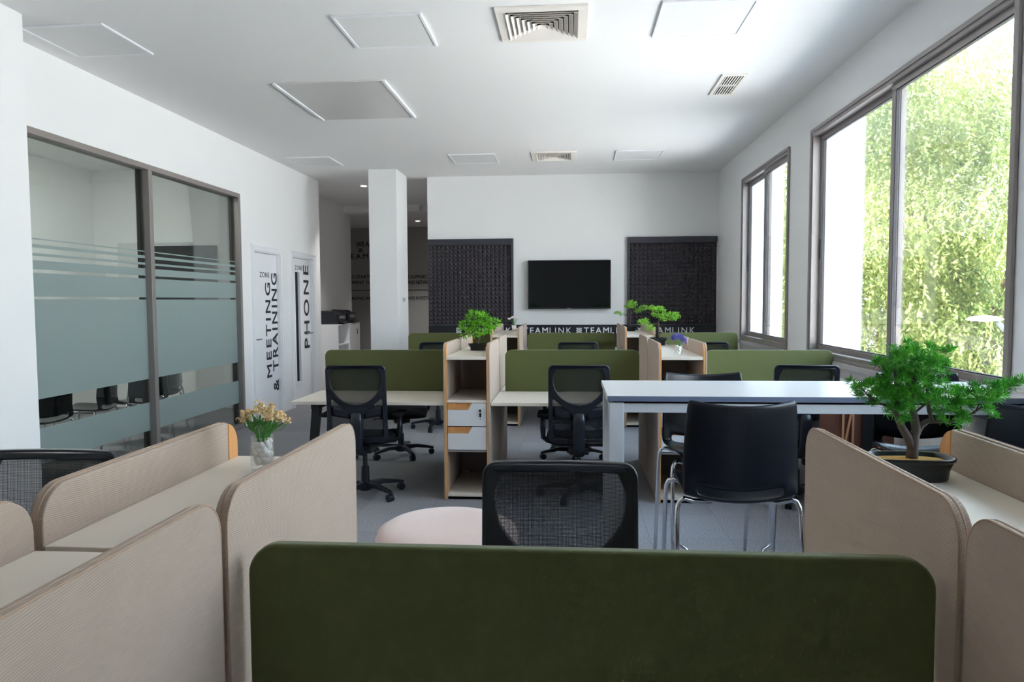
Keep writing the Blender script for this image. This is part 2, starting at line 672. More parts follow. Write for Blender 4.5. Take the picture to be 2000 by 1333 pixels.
def letters(body, w, h, bold=0.0, spacing=1.0, depth=0.002):
    """lettering as a mesh that fills w x h from the origin"""
    cu = bpy.data.curves.new('letters', 'FONT')
    cu.body = body
    cu.size = 1
    cu.space_character = spacing
    cu.extrude = 0.02
    cu.resolution_u = 4
    o = bpy.data.objects.new('letters', cu)
    COL.objects.link(o)
    dg = bpy.context.evaluated_depsgraph_get()
    me = bpy.data.meshes.new_from_object(o.evaluated_get(dg))
    bpy.data.objects.remove(o)
    bpy.data.curves.remove(cu)
    xs = [v.co.x for v in me.vertices]
    ys = [v.co.y for v in me.vertices]
    kx, ky = w / (max(xs) - min(xs)), h / (max(ys) - min(ys))
    x0, y0 = min(xs), min(ys)
    for v in me.vertices:
        v.co = ((v.co.x - x0) * kx, (v.co.y - y0) * ky, (v.co.z + 0.02) / 0.04 * depth)
    if bold > 0:                                                # heavier strokes: the same letters laid side by side
        bm = bmesh.new()
        for k, (p, q) in enumerate(((-1, -1), (1, -1), (1, 1), (-1, 1), (0, 0))):
            n = len(bm.verts)
            bm.from_mesh(me)
            bmesh.ops.translate(bm, vec=(p * bold * h, q * bold * h, k * 0.00025), verts=list(bm.verts)[n:])
        bm.to_mesh(me)
        bm.free()
    return me


def frame_rect(mb, axis, pos0, pos1, a0, b0, a1, b1, w):
    """rectangular frame of width w; axis 'x': plane y-z between x=pos0..pos1; axis 'y': plane x-z"""
    R = [(a0, b0, a1, b0 + w), (a0, b1 - w, a1, b1), (a0, b0 + w, a0 + w, b1 - w), (a1 - w, b0 + w, a1, b1 - w)]
    for p, q, r, s in R:
        if axis == 'x':
            mb.box(pos0, p, q, pos1, r, s)
        else:
            mb.box(p, pos0, q, r, pos1, s)
    return mb


def wall_x(mb, x0, x1, y0, y1, h, openings, zb=0.0):
    """wall along y with openings (y0, y1, z0, z1)"""
    y = y0
    for a, b, c, d in sorted(openings):
        if a > y:
            mb.box(x0, y, zb, x1, a, h)
        if c > zb:
            mb.box(x0, a, zb, x1, b, c)
        if d < h:
            mb.box(x0, a, d, x1, b, h)
        y = b
    if y < y1:
        mb.box(x0, y, zb, x1, y1, h)
    return mb


# ------------------------------------------------------------------ the room
struct(MB().box(-7.2, YR - 0.2, -0.2, XR + 0.2, 17.2, 0.0).build('floor', M['carpet']), 'grey carpet tile floor')
struct(MB().box(-7.2, YR - 0.2, CH, XR + 0.2, 13.9, CH + 0.3).box(-7.2, 13.9, CH - 0.12, -1.9, 17.2, CH + 0.3).build('ceiling', M['ceiling']), 'white ceiling')
struct(MB().box(-5.2, 13.78, CH - 0.12, -2.9, 13.9, CH).build('trim_1', M['ceiling']), 'low white beam across the corridor ceiling')
struct(wall_x(MB(), XR, XR + 0.2, YR - 0.2, YB + 0.2, CH, WINS).build('wall_right', M['wall']), 'white wall with the windows')
DOORS = [(8.565, 9.365, 0.0, 2.135), (9.795, 10.63, 0.0, 2.135)]
GL = (4.85, 8.23, 0.0, 2.77)
struct(wall_x(MB(), XL - 0.12, XL, YR, 10.93, CH, [GL] + DOORS).build('wall_left', M['wall']), 'white wall with the glazed meeting room')
struct(MB().box(-2.14, YB, 0, XR, YB + 0.2, CH).build('wall_back', M['wall']), 'white end wall behind the television')
struct(MB().box(XL - 0.12, YR - 0.2, 0, XR, YR, CH).build('wall_rear', M['wall']))
struct(MB().box(-3.88, 3.4, 0, -3.52, 4.46, CH).build('wall_pier', M['wall']), 'white wall pier beside the glass partition')
struct(MB().box(-2.838, 10.03, 0, -2.435, 10.68, CH).build('column', M['wall'], bevel=0.004), 'square white column in front of the corridor')
# meeting room and corridor shells
struct(MB().box(-6.9, 4.1, 0, -6.75, 11.0, CH).build('wall_meeting_side', M['wall']))
struct(MB().box(-6.75, 9.75, 0, XL - 0.12, 9.78, CH).box(-6.75, 4.1, 0, XL - 0.12, 4.25, CH).build('wall_meeting_end', M['wall']))
struct(MB().box(-6.75, 10.8, 0, XL - 0.12, 10.93, CH).build('wall_booth', M['wall']))
struct(MB().box(-4.55, 10.93, 0, -4.4, 14.2, CH).build('wall_corridor', M['wall']), 'pale corridor wall beyond the doors')
struct(MB().box(-2.14, YB + 0.2, 0, -1.98, 16.8, CH).build('wall_corridor_right', M['greywall']))
struct(MB().box(-7.2, 14.2, 0, -7.05, 16.8, CH).box(-7.05, 14.1, 0, -4.55, 14.2, CH).build('wall_alcove', M['greywall']))
wf = struct(MB().box(-7.2, 16.8, 0, -1.98, 17.0, CH).build('wall_far', M['greywall']), 'grey far wall printed with black lettering')


def wall_text(body, x0, x1, z0, z1, bold=0.02, sp=1.0):
    me = letters(body, x1 - x0, z1 - z0, bold, sp)
    MB().mesh(me, lambda c: (x0 + c.x, 16.798 - c.z, z0 + c.y)).build('lettering', M['letterblack'], wf)


wall_text('WE ARE', -5.07, -4.62, 2.80, 2.91, 0.02)
wall_text('EAMLINK', -5.20, -4.22, 2.51, 2.63, 0.01, 1.35)
wall_text('RE STARTU', -5.24, -4.70, 2.045, 2.12)
wall_text('PMENT TH', -5.24, -4.72, 1.915, 1.985)
wall_text('ADING AFR', -5.21, -4.68, 1.535, 1.605)
wall_text('ND SUPPORT', -3.93, -3.37, 2.035, 2.115)
wall_text('AND NETWO', -3.86, -3.32, 1.905, 1.985)
wall_text('AND INVESTO', -3.86, -3.30, 1.53, 1.61)
MB().box(-5.25, 16.795, 1.752, -3.3, 16.8, 1.768).build('ruled_line', M['letterblack'], wf)


def logo(mb, x0, z0, s, put):
    """small emblem: a star of four arms with dots between, s wide"""
    c = s / 2
    for k in range(4):
        a = PI / 4 + k * PI / 2
        dx, dz = math.cos(a), math.sin(a)
        p = [(c + dx * .08 * s - dz * .09 * s, c + dz * .08 * s + dx * .09 * s), (c + dx * .08 * s + dz * .09 * s, c + dz * .08 * s - dx * .09 * s),
             (c + dx * .62 * s + dz * .09 * s, c + dz * .62 * s - dx * .09 * s), (c + dx * .62 * s - dz * .09 * s, c + dz * .62 * s + dx * .09 * s)]
        mb.hexa([put(x0 + u, z0 + v, 0) for u, v in p], [put(x0 + u, z0 + v, 0.003) for u, v in p])
    for k in range(4):
        a = k * PI / 2
        u, v, r = c + math.cos(a) * .36 * s, c + math.sin(a) * .36 * s, .10 * s
        mb.hexa([put(x0 + u + p * r, z0 + v + q * r, 0) for p, q in ((-1, -1), (1, -1), (1, 1), (-1, 1))], [put(x0 + u + p * r, z0 + v + q * r, 0.003) for p, q in ((-1, -1), (1, -1), (1, 1), (-1, 1))])
    return mb


logo(MB(), -5.02, 2.665, 0.1, lambda u, v, w: (u, 16.799 - w, v)).build('emblem', M['letterblack'], wf)

# windows
for n, (y0, y1, z0, z1) in enumerate(WINS):
    fr = frame_rect(MB(), 'x', XR - 0.014, XR + 0.10, y0, z0, y1, z1, 0.05)
    frame_rect(fr, 'x', XR - 0.024, XR - 0.006, y0 - 0.008, z0 - 0.008, y1 + 0.008, z1 + 0.008, 0.03)
    w = struct(fr.build('window_%d' % (n + 1), M['alu'], bevel=0.003), ['large sliding window beside the pine bonsai', 'narrow sliding window nearest the end wall', None][n] or 'sliding window with a grey frame')
    ym = (y0 + y1) / 2 - (0.09 if n == 0 else 0.0)
    for k, (a, b, x) in enumerate(((ym - 0.01, y1 - 0.045, XR + 0.055), (y0 + 0.045, ym + 0.03, XR + 0.012))):
        s = frame_rect(MB(), 'x', x, x + 0.034, a, z0 + 0.045, b, z1 - 0.045, 0.048).build('sash', M['alu'], w, bevel=0.003)
        frame_rect(MB(), 'x', x + 0.006, x + 0.028, a + 0.046, z0 + 0.091, b - 0.046, z1 - 0.091, 0.009).build('gasket', M['darkalu'], s)
        MB().box(x + 0.014, a + 0.05, z0 + 0.095, x + 0.02, b - 0.05, z1 - 0.095).build('pane', M['glass'], s)
        hy = b - 0.03 if k == 0 else a + 0.018
        MB().box(x - 0.006, hy - 0.009, 1.85, x + 0.002, hy + 0.009, 2.03).build('handle', M['darkalu'], s, bevel=0.003)
    MB().box(XR - 0.035, y0 - 0.02, z0 - 0.05, XR + 0.02, y1 + 0.02, z0 - 0.006).box(XR - 0.018, y0 - 0.02, z0 - 0.13, XR + 0.01, y1 + 0.02, z0 - 0.05).build('sill', M['sill'], w, bevel=0.004)

# glazed meeting-room partition
y0, y1, z0, z1 = GL
g = frame_rect(MB(), 'x', XL - 0.11, XL + 0.012, y0, z0, y1, z1, 0.05)
YM = 6.41
g.box(XL - 0.11, YM - 0.03, 0.05, XL + 0.012, YM + 0.03, z1 - 0.05)
g = struct(g.build('window_4', M['alu'], bevel=0.003), 'grey framed glass partition with frosted bands')
CUTS = [0.05, 0.30, 0.565, 0.785, 1.527, 1.547, 1.722, 1.748, 1.815, 1.848, 1.868, 1.908, 1.934, 1.968, z1 - 0.05]
for a, b in ((y0 + 0.05, YM - 0.03), (YM + 0.03, y1 - 0.05)):
    pn = MB().box(XL - 0.06, a, z0 + 0.05, XL - 0.05, b, z1 - 0.05).build('pane', M['greyglass'], g)
    for c, d in ((0.30, 0.565), (0.785, 1.527), (1.547, 1.722), (1.748, 1.815), (1.848, 1.868), (1.908, 1.934), (1.968, 1.978)):
        MB().box(XL - 0.049, a, c, XL - 0.0475, b, d).build('frosted_band', M['frost'], pn)
    for q in (a, b - 0.03):
        MB().box(XL - 0.10, q, z0 + 0.05, XL - 0.07, q + 0.03, z1 - 0.05).build('inner_post', M['darkalu'], g)

# doors
for n, (y0, y1, z0, z1) in enumerate(DOORS):
    mb = MB()
    for a, b, c, d in ((y0 - 0.075, y0, 0, z1 + 0.075), (y1, y1 + 0.075, 0, z1 + 0.075), (y0, y1, z1, z1 + 0.075)):
        mb.box(XL - 0.002, a, c, XL + 0.016, b, d)
    for a, b, c, d in ((y0 - 0.075, y0 - 0.05, 0, z1 + 0.075), (y1 + 0.05, y1 + 0.075, 0, z1 + 0.075), (y0 - 0.05, y1 + 0.05, z1 + 0.05, z1 + 0.075)):
        mb.box(XL + 0.014, a, c, XL + 0.024, b, d)
    mb.box(XL - 0.115, y0, 0, XL, y0 + 0.012, z1).box(XL - 0.115, y1 - 0.012, 0, XL, y1, z1).box(XL - 0.115, y0, z1 - 0.012, XL, y1, z1)
    d = struct(mb.build('door_%d' % (n + 1), M['door'], bevel=0.003), ['white door lettered for meeting and training', 'white door with a tall narrow glass slit lettered for phone'][n])
    a, b, t = y0 + 0.015, y1 - 0.015, z1 - 0.016
    x0, x1 = XL - 0.085, XL - 0.045
    lf = MB()
    if n == 0:
        lf.box(x0, a, 0.008, x1, b, t)
        leaf = lf.build('door_leaf', M['door'], d, bevel=0.002)
    else:
        s0, s1, q0, q1 = 9.985, 10.16, 0.34, 1.925
        lf.box(x0, a, 0.008, x1, s0, t).box(x0, s1, 0.008, x1, b, t).box(x0, s0, 0.008, x1, s1, q0).box(x0, s0, q1, x1, s1, t)
        leaf = lf.build('door_leaf', M['door'], d)
        frame_rect(MB(), 'x', x1 - 0.002, x1 + 0.012, s0 - 0.03, q0 - 0.03, s1 + 0.03, q1 + 0.03, 0.03).build('slit_frame', M['door'], leaf, bevel=0.003)
        MB().box(x0 + 0.012, s0, q0, x0 + 0.018, s1, q1).build('pane', M['darkglass'], leaf)
    hy, hz = ((8.62, 1.03), (10.42, 1.03))[n]
    MB().lathe([(0.024, 0), (0.024, 0.006)], n=16).build('rose', M['steel'], leaf).matrix_local = Matrix.Translation((x1, hy, hz)) @ Matrix.Rotation(PI / 2, 4, 'Y')
    MB().tube([(x1, hy, hz), (x1 + 0.045, hy, hz), (x1 + 0.05, hy + 0.01, hz), (x1 + 0.05, hy + 0.12, hz)], 0.009, 8).build('handle', M['steel'], leaf, smooth=True)
    MB().lathe([(0.016, 0), (0.016, 0.005)], n=12).build('lock', M['steel'], leaf).matrix_local = Matrix.Translation((x1, hy, hz - 0.1)) @ Matrix.Rotation(PI / 2, 4, 'Y')

    def vert(body, y_a, y_b, z_a, z_b, bold, sp):
        me = letters(body, z_b - z_a, y_b - y_a, bold, sp)
        MB().mesh(me, lambda c: (x1 + c.z, y_b - c.y, z_a + c.x)).build('lettering', M['letter'], leaf)

    def flat(body, y_a, y_b, z_a, z_b, bold, sp):
        me = letters(body, y_b - y_a, z_b - z_a, bold, sp)
        MB().mesh(me, lambda c: (x1 + c.z, y_a + c.x, z_a + c.y)).build('lettering', M['letter'], leaf)

    k = 1.011                                                   # the leaf stands back from the wall face
    if n == 0:
        vert('MEETING', 8.89 * k, 9.04 * k, 0.51, 1.745, 0.02, 1.25)
        vert('& TRAINING', 9.085 * k, 9.25 * k, 0.31, 1.875, 0.02, 1.2)
        flat('ZONE', 8.74 * k, 9.03 * k, 1.815, 1.88, -0.004, 1.2)
    else:
        vert('PHONE', 10.22 * k, 10.42 * k, 0.81, 2.035, 0.02, 1.25)
        flat('ZONE', 9.90 * k, 10.19 * k, 1.955, 2.02, -0.004, 1.2)

# ------------------------------------------------------------------ ceiling fittings
PX = [((-3.70, 4.635), 'far left square white ceiling panel by the wall pier, nearest the camera'),
      ((-1.555, 4.665), 'square white ceiling panel between the grey hatch and the camera'),
      ((0.575, 4.635), 'square white ceiling panel right of the large air diffuser'),
      ((-3.68, 9.08), 'square white ceiling panel above the two lettered doors'),
      ((-1.545, 9.12), 'square white ceiling panel in front of the column, left of small diffuser'),
      ((0.575, 9.10), 'square white ceiling panel right of the small air diffuser')]
first = None
for (x, y), lb in PX:
    if first is None:
        first = thing('ceiling_lamp_panel', lb, 'ceiling panel', (x, y, CH), 0, 'square ceiling panels')
        MB().box(0.022, 0.022, -0.009, 0.578, 0.578, -0.001).build('diffuser', M['panel'], first)
        f = MB()
        for a, b, c, d in ((0, 0, 0.6, 0.022), (0, 0.578, 0.6, 0.6), (0, 0.022, 0.022, 0.578), (0.578, 0.022, 0.6, 0.578)):
            f.box(a, b, -0.014, c, d, 0.0)
        f.build('frame', M['door'], first, bevel=0.003)
    else:
        dup(first, (x, y, CH), 0, lb)

hx = thing('ceiling_hatch', 'large satin grey rectangular ceiling hatch with slim white side rails', 'ceiling hatch', (-2.52, 6.02, CH))
MB().box(0.03, 0.0, -0.012, 0.945, 1.22, -0.001).build('hatch_panel', M['hatch'], hx)
for a in (0.0, 0.945):
    MB().box(a, 0, -0.022, a + 0.03, 1.22, 0.0).build('rail', M['door'], hx, bevel=0.003)


def diffuser(label, x, y, s):
    t = thing('air_diffuser', label, 'air vent', (x, y, CH), 0, 'square ceiling air diffusers')
    f = MB()
    w = 0.065
    for a, b, c, d in ((0, 0, s, w), (0, s - w, s, s), (0, w, w, s - w), (s - w, w, s, s - w)):
        f.box(a, b, -0.016, c, d, 0.0)
    f.build('frame', M['vent'], t, bevel=0.003)
    MB().box(w, w, -0.0025, s - w, s - w, -0.0005).build('cavity_shade', M['dark'], t)  # dark sheet painting the shade behind the louvres
    n = 7
    r0 = s / 2 - w
    cx = s / 2
    for k in range(n):                                          # square louvre rings, each flaring downward
        ra = r0 * (1 - k / n)
        rb = r0 * (1 - (k + 0.82) / n)
        z_a, z_b = -0.014, -0.004
        mb = MB()
        co = ((-1, -1), (1, -1), (1, 1), (-1, 1))
        for i in range(4):
            p, q = co[i], co[(i + 1) % 4]
            mb.quad((cx + p[0] * ra, cx + p[1] * ra, z_a - 0.012), (cx + q[0] * ra, cx + q[1] * ra, z_a - 0.012), (cx + q[0] * rb, cx + q[1] * rb, z_b), (cx + p[0] * rb, cx + p[1] * rb, z_b))
        bmesh.ops.remove_doubles(mb.bm, verts=mb.bm.verts[:], dist=1e-5)
        solid(mb.build('louvre', M['vent'], t), 0.0015)
    return t


diffuser('large square louvred air diffuser at the top centre of the ceiling', -0.48, 4.63, 0.6)
diffuser('distant square louvred air diffuser near the end wall', -0.49, 9.07, 0.57)
gr = thing('air_grille', 'small rectangular slotted ceiling grille near the window wall', 'air vent', (1.255, 6.15, CH))
f = MB()
for a, b, c, d in ((0, 0, 0.215, 0.03), (0, 0.57, 0.215, 0.6), (0, 0.03, 0.03, 0.57), (0.185, 0.03, 0.215, 0.57), (0.03, 0.29, 0.185, 0.31)):
    f.box(a, b, -0.014, c, d, 0)
f.build('frame', M['vent'], gr, bevel=0.002)
MB().box(0.03, 0.03, -0.0025, 0.185, 0.57, -0.0005).build('cavity_shade', M['dark'], gr)  # dark sheet painting the shade between the slats
sl = MB()
for k in range(7):
    sl.hexa([(0.036 + k * 0.0215, 0.03, -0.012), (0.046 + k * 0.0215, 0.03, -0.012), (0.046 + k * 0.0215, 0.57, -0.012), (0.036 + k * 0.0215, 0.57, -0.012)],
            [(0.040 + k * 0.0215, 0.03, -0.003), (0.049 + k * 0.0215, 0.03, -0.003), (0.049 + k * 0.0215, 0.57, -0.003), (0.040 + k * 0.0215, 0.57, -0.003)])
sl.build('slats', M['vent'], gr)

for x, y, z, lb in ((-3.30, 11.4, CH, 'small lit round downlight just beyond the column top'), (-3.28, 15.4, CH - 0.12, 'small lit round downlight deep in the corridor')):
    t = thing('downlight', lb, 'ceiling lamp', (x, y, z), 0, 'corridor downlights')
    MB().lathe([(0.065, -0.012), (0.07, 0.0)], n=24).build('trim_ring', M['door'], t)
    MB().lathe([(0.045, -0.014), (0.045, -0.0125)], n=24).build('lamp_disc', M['lampglass'], t)
    L = bpy.data.lights.new('downlight_lamp', 'SPOT')
    L.energy = 70
    L.spot_size = 1.75
    L.spot_blend = 0.8
    L.color = (1, 0.97, 0.93)
    L.shadow_soft_size = 0.05
    lo = bpy.data.objects.new('downlight_lamp', L)
    COL.objects.link(lo)
    lo.location = (x, y, z - 0.03)

# unseen glowing panel added to brighten the meeting room behind the glass
t = thing('added_meeting_light', 'unseen lit ceiling panel added to brighten the glazed meeting room', 'ceiling lamp', (-5.6, 6.6, CH - 0.001))
MB().box(0, 0, -0.02, 0.9, 0.9, 0).build('added_lit_panel', M['fillpanel'], t)

# ------------------------------------------------------------------ end wall: panels, television, lettered band
CELL = 0.0627


def acoustic(x0, label, side):
    nx, nz = 20, 19
    zb = 1.137
    w = nx * CELL + 0.04
    t = thing('acoustic_panel', label, 'acoustic panel', (x0, YB - 0.001, zb), 0, 'pyramid foam panels on the end wall')
    fx = 0.005 if side < 0 else 0.035
    mb = MB()
    h = nz * CELL + 0.095
    mb.box(0, -0.012, 0, w, 0, h)
    mb.box(0, -0.06, h - 0.09, w, -0.012, h)
    if side < 0:
        mb.box(w - 0.035, -0.06, 0, w, -0.012, h - 0.09)
    else:
        mb.box(0, -0.06, 0, 0.035, -0.012, h - 0.09)
    mb.build('backing_board', M['foamframe'], t, bevel=0.002)
    fm = MB()
    for i in range(nx):
        for j in range(nz):
            a, b = fx + i * CELL, 0.003 + j * CELL
            dp = 0.006 if (i % 4 == 0 or j % 4 == 0) else 0.003
            v = [fm.bm.verts.new(p) for p in ((a + dp / 2, -0.016, b + dp / 2), (a + CELL - 0.0015, -0.016, b + dp / 2), (a + CELL - 0.0015, -0.016, b + CELL - 0.0015), (a + dp / 2, -0.016, b + CELL - 0.0015), (a + CELL * 0.5, -0.052, b + CELL * 0.5))]
            for q in range(4):
                fm.bm.faces.new((v[q], v[(q + 1) % 4], v[4]))
    fm.build('foam_pyramids', M['foam'], t)


acoustic(-2.137, 'dark pyramid foam panel left of the television', -1)
acoustic(0.845, 'dark pyramid foam panel right of the television, by the window wall', 1)

tv = thing('television', 'black flat television hung on the white end wall', 'TV', (-0.012, YB - 0.001, 1.732))
frm = shape(rr(-0.612, -0.36, 0.612, 0.36, 0.012), [rr(-0.598, -0.34, 0.598, 0.346, 0.004)], 0.05, 0.004)
MB().mesh(frm, lambda c: (c.x, -0.075 + c.z, c.y)).build('bezel', M['black'], tv)
MB().box(-0.60, -0.092, -0.342, 0.60, -0.06, 0.348).build('screen', M['tvblack'], tv)
MB().box(-0.3, -0.06, -0.2, 0.3, 0.0, 0.2).build('wall_mount', M['blackmetal'], tv)
MB().box(-0.03, -0.103, -0.358, 0.03, -0.098, -0.348).build('badge', M['steel'], tv)

bd = thing('lettered_band', 'low dark band with repeated white TEAMLINK lettering along the end wall', 'sign', (0, YB - 0.001, 0.0))
MB().box(-2.138, -0.02, 0.80, 2.14, 0, 1.134).build('board', M['band'], bd, bevel=0.002)
for k in range(4):
    x = -1.72 + k * 0.906
    me1 = letters('TEAM', 0.37, 0.088, 0.015, 1.25, 0.003)
    me2 = letters('LINK', 0.325, 0.088, -0.008, 1.3, 0.003)
    lg = MB()
    logo(lg, x, 1.005, 0.088, lambda u, v, w: (u, -0.02 - w, v))
    lg.build('emblem', M['whiteletter'], bd)
    MB().mesh(me1, lambda c: (x + 0.115 + c.x, -0.02 - c.z, 1.005 + c.y)).build('bold_lettering', M['whiteletter'], bd)
    MB().mesh(me2, lambda c: (x + 0.51 + c.x, -0.02 - c.z, 1.005 + c.y)).build('thin_lettering', M['whiteletter'], bd)

sw = thing('light_switch', 'double white light switch on the column side', 'switch', (-2.434, 10.35, 1.52))
MB().box(0, -0.09, -0.045, 0.008, 0.09, 0.045).build('plate', M['door'], sw, bevel=0.003)
for a in (-0.055, 0.045):
    MB().box(0.008, a, -0.025, 0.014, a + 0.02, 0.025).build('rocker', M['greyplastic'], sw, bevel=0.002)


# ------------------------------------------------------------------ storage cabinets
CW, CD, PT = 0.35, 0.722, 1.184


def make_cabinet(label):
    t = thing('storage_cabinet', label, 'cabinet')

    def yz(x):
        return lambda c: (x + c.z, c.x, c.y)
    for s in (0, 1):
        xo = 0.0065 if s == 0 else CW - 0.0065
        xi = 0.0185 if s == 0 else CW - 0.0185
        out = rr(0.0, 0.004, CD, PT, (0.004, 0.004, 0.065, 0.065), 8)
        p = MB().mesh(shape(out, (), 0.0125, 0.004), yz(xo)).mesh(shape(rr(0.052, 0.004, CD - 0.001, PT - 0.002, (0.004, 0.004, 0.065, 0.002), 8), (), 0.012, 0.003), yz(xi)).build('side_panel', M['beige'], t)
        arc = [(0.065 - 0.0635 * math.cos(a), PT - 0.065 + 0.0625 * math.sin(a)) for a in [1.345 - 1.345 * k / 9 for k in range(10)]]
        MB().mesh(shape([(0.0015, 0.006), (0.051, 0.006)] + arc, (), 0.013, 0.0015), yz(xi)).build('wood_edge', M['wood'], p)
        top = [q for q in dense(rr(0.003, 0.3, CD - 0.003, PT - 0.001, (0.004, 0.004, 0.062, 0.062), 8), 0.02)]
        pts = [q for q in top if q[1] > 0.36]
        pts.sort(key=lambda q: math.atan2(q[1] - 0.7, q[0] - CD / 2), reverse=True)
        pts = sorted([q for q in pts if q[0] < 0.08], key=lambda q: (q[1], q[0])) + sorted([q for q in pts if 0.08 <= q[0] <= CD - 0.08], key=lambda q: q[0]) + sorted([q for q in pts if q[0] > CD - 0.08], key=lambda q: (-q[1], q[0]))
        xs = (0.0015, 0.0125) if s == 0 else (CW - 0.0015, CW - 0.0125)
        pp = MB()
        for xx in xs:
            pp.tube([(xx, q[0], q[1]) for q in pts], 0.0021, 6)
        pp.build('piping', M['piping'], p, smooth=True)
    a, b = 0.0255, CW - 0.0255
    MB().box(a, 0.006, 1.060, b, CD - 0.002, 1.085).build('top_board', M['white'], t, bevel=0.0015)
    MB().box(a, 0.012, 0.737, b, CD - 0.02, 0.755).build('shelf', M['white'], t, bevel=0.0015)
    MB().box(a, 0.02, 0.362, b, CD - 0.02, 0.376).build('divider_board', M['greyboard'], t)
    MB().box(a, 0.006, 0.026, b, CD - 0.002, 0.046).build('bottom_board', M['white'], t, bevel=0.0015)
    MB().box(a + 0.065, CD - 0.02, 0.046, b, CD - 0.006, 1.06).build('back_panel', M['greyboard'], t)
    MB().box(a, 0.03, 0.0, b, CD - 0.03, 0.026).build('plinth', M['dark'], t)
    fw = b - a - 0.006
    for k, (z0, z1) in enumerate(((0.560, 0.733), (0.381, 0.554))):
        h = z1 - z0
        X0 = a + 0.003
        XZ = lambda c: (X0 + c.x, 0.022 - c.z, z0 + c.y)
        d = MB().mesh(shape([(0, 0), (fw, 0), (fw, h), (0.635 * fw, h), (0.53 * fw, h - 0.05), (0, h - 0.05)], (), 0.018, 0.0012), XZ).build('drawer', M['drawer'], t)
        n0, n1 = 0.17 * fw, 0.58 * fw
        notch = [(n1, h), (n1 - 0.012, h - 0.024), (n1 - 0.03, h - 0.034), (n0 + 0.022, h - 0.034), (n0 + 0.006, h - 0.024), (n0, h)]
        MB().mesh(shape([(0.001, h - 0.049), (0.53 * fw - 0.001, h - 0.049), (0.633 * fw, h - 0.001)] + [(n1, h - 0.001)] + notch[1:-1] + [(n0, h - 0.001), (0.001, h - 0.001)], (), 0.019, 0.0012), XZ).build('wooden_handle', M['wood'], d)
        MB().box(X0 + n0 - 0.004, 0.0285, z0 + h - 0.046, X0 + n1 + 0.004, 0.034, z0 + h - 0.001).build('handle_recess', M['wood'], d)
        MB().box(a + 0.01, 0.034, z0 + 0.01, b - 0.01, 0.5, z0 + h - 0.02).build('drawer_box', M['greyboard'], d)
        if k == 0:
            lx, lz = X0 + 0.84 * fw, z0 + h - 0.055
            MB().lathe([(0.0095, 0), (0.0095, 0.007), (0.006, 0.009)], n=14).build('lock', M['black'], d).matrix_local = Matrix.Translation((lx, 0.0135, lz)) @ Matrix.Rotation(PI / 2, 4, 'X')
            ky = MB().tube([(lx, 0.006, lz), (lx + 0.002, -0.006, lz - 0.004), (lx + 0.005, -0.004, lz - 0.014)], 0.0022, 6)
            ky.box(lx - 0.005, -0.006, lz - 0.045, lx + 0.011, 0.0, lz - 0.016)
            ky.box(lx + 0.002, -0.004, lz - 0.066, lx + 0.005, -0.002, lz - 0.045)
            ky.build('key', M['black'], d)
    return t


CAB = [(-0.945, 5.27, 0, 'open-fronted cabinet with two drawers carrying the leafy bonsai, facing the camera'),
       (-0.945, 6.735, 1, 'cabinet backing onto the two-drawer cabinet with the leafy bonsai'),
       (0.640, 5.27, 0, 'open-fronted cabinet under the lavender vase, partly behind the high table'),
       (0.640, 6.735, 1, 'cabinet carrying the cloud bonsai directly behind the lavender vase'),
       (-0.945, 8.45, 0, 'distant cabinet behind the leafy bonsai, front open towards the camera'),
       (-0.945, 9.92, 1, 'distant cabinet carrying the small white flower pot'),
       (0.640, 8.45, 0, 'distant cabinet in front of the right foam panel, open front facing camera'),
       (0.640, 9.92, 1, 'distant cabinet carrying the smallest cloud bonsai'),
       (-0.920, 1.853, 1, 'beige cloth-sided cabinet with the orange flower vase'),
       (-0.920, 0.392, 0, 'beige cloth-sided cabinet in the near left corner of the picture'),
       (0.595, 1.853, 1, 'beige cloth-sided cabinet carrying the big pine bonsai'),
       (0.595, 0.392, 0, 'beige cloth-sided cabinet in the near right corner of the picture')]
c0 = None
for x, y, back, lb in CAB:
    loc = (x + (CW if back else 0), y, 0)
    if c0 is None:
        c0 = make_cabinet(lb)
        c0.location = loc
        c0['group'] = 'storage cabinets between the desks'
    else:
        dup(c0, loc, PI if back else 0, lb)


# ------------------------------------------------------------------ bench desks with green screens
def bench_desk(x0, x1, yc, label, il=0.04, ir=0.04, legs=(1, 1)):
    t = thing('bench_desk', label, 'desk', ((x0 + x1) / 2, yc, 0), 0, 'double desks with green screens')
    w = (x1 - x0) / 2
    for s in (-1, 1):
        a, b = sorted((s * 0.018, s * 0.70))
        MB().box(-w, a, 0.711, w, b, 0.735).build('desktop', M['white'], t, bevel=0.0015)
        MB().box(-w + 0.01, s * 0.36 - 0.02, 0.665, w - 0.01, s * 0.36 + 0.02, 0.711).build('rail', M['blackmetal'], t)
    for q in [p for p, k in zip((-1, 1), legs) if k]:
        ins = 0.16 if q < 0 else 0.085
        xi = q * (w - ins)
        MB().box(xi - 0.03, -0.62, 0.665, xi + 0.03, 0.62, 0.711).build('cross_beam', M['blackmetal'], t)
        for s in (-1, 1):
            xo = q * (w - ins + 0.06)
            MB().hexa([(xo - 0.022, s * 0.60 - 0.03, 0), (xo + 0.022, s * 0.60 - 0.03, 0), (xo + 0.022, s * 0.60 + 0.03, 0), (xo - 0.022, s * 0.60 + 0.03, 0)],
                      [(xi - 0.033, s * 0.57 - 0.03, 0.668), (xi + 0.033, s * 0.57 - 0.03, 0.668), (xi + 0.033, s * 0.57 + 0.03, 0.668), (xi - 0.033, s * 0.57 + 0.03, 0.668)]).build('leg', M['blackmetal'], t, bevel=0.003)
    me = shape(rr(-w + il, 0.715, w - ir, 1.085, (0.004, 0.004, 0.055, 0.055), 10), (), 0.024, 0.006, 3)
    MB().mesh(me, lambda c: (c.x, c.z, c.y)).build('privacy_screen', M['green'], t)
    return t


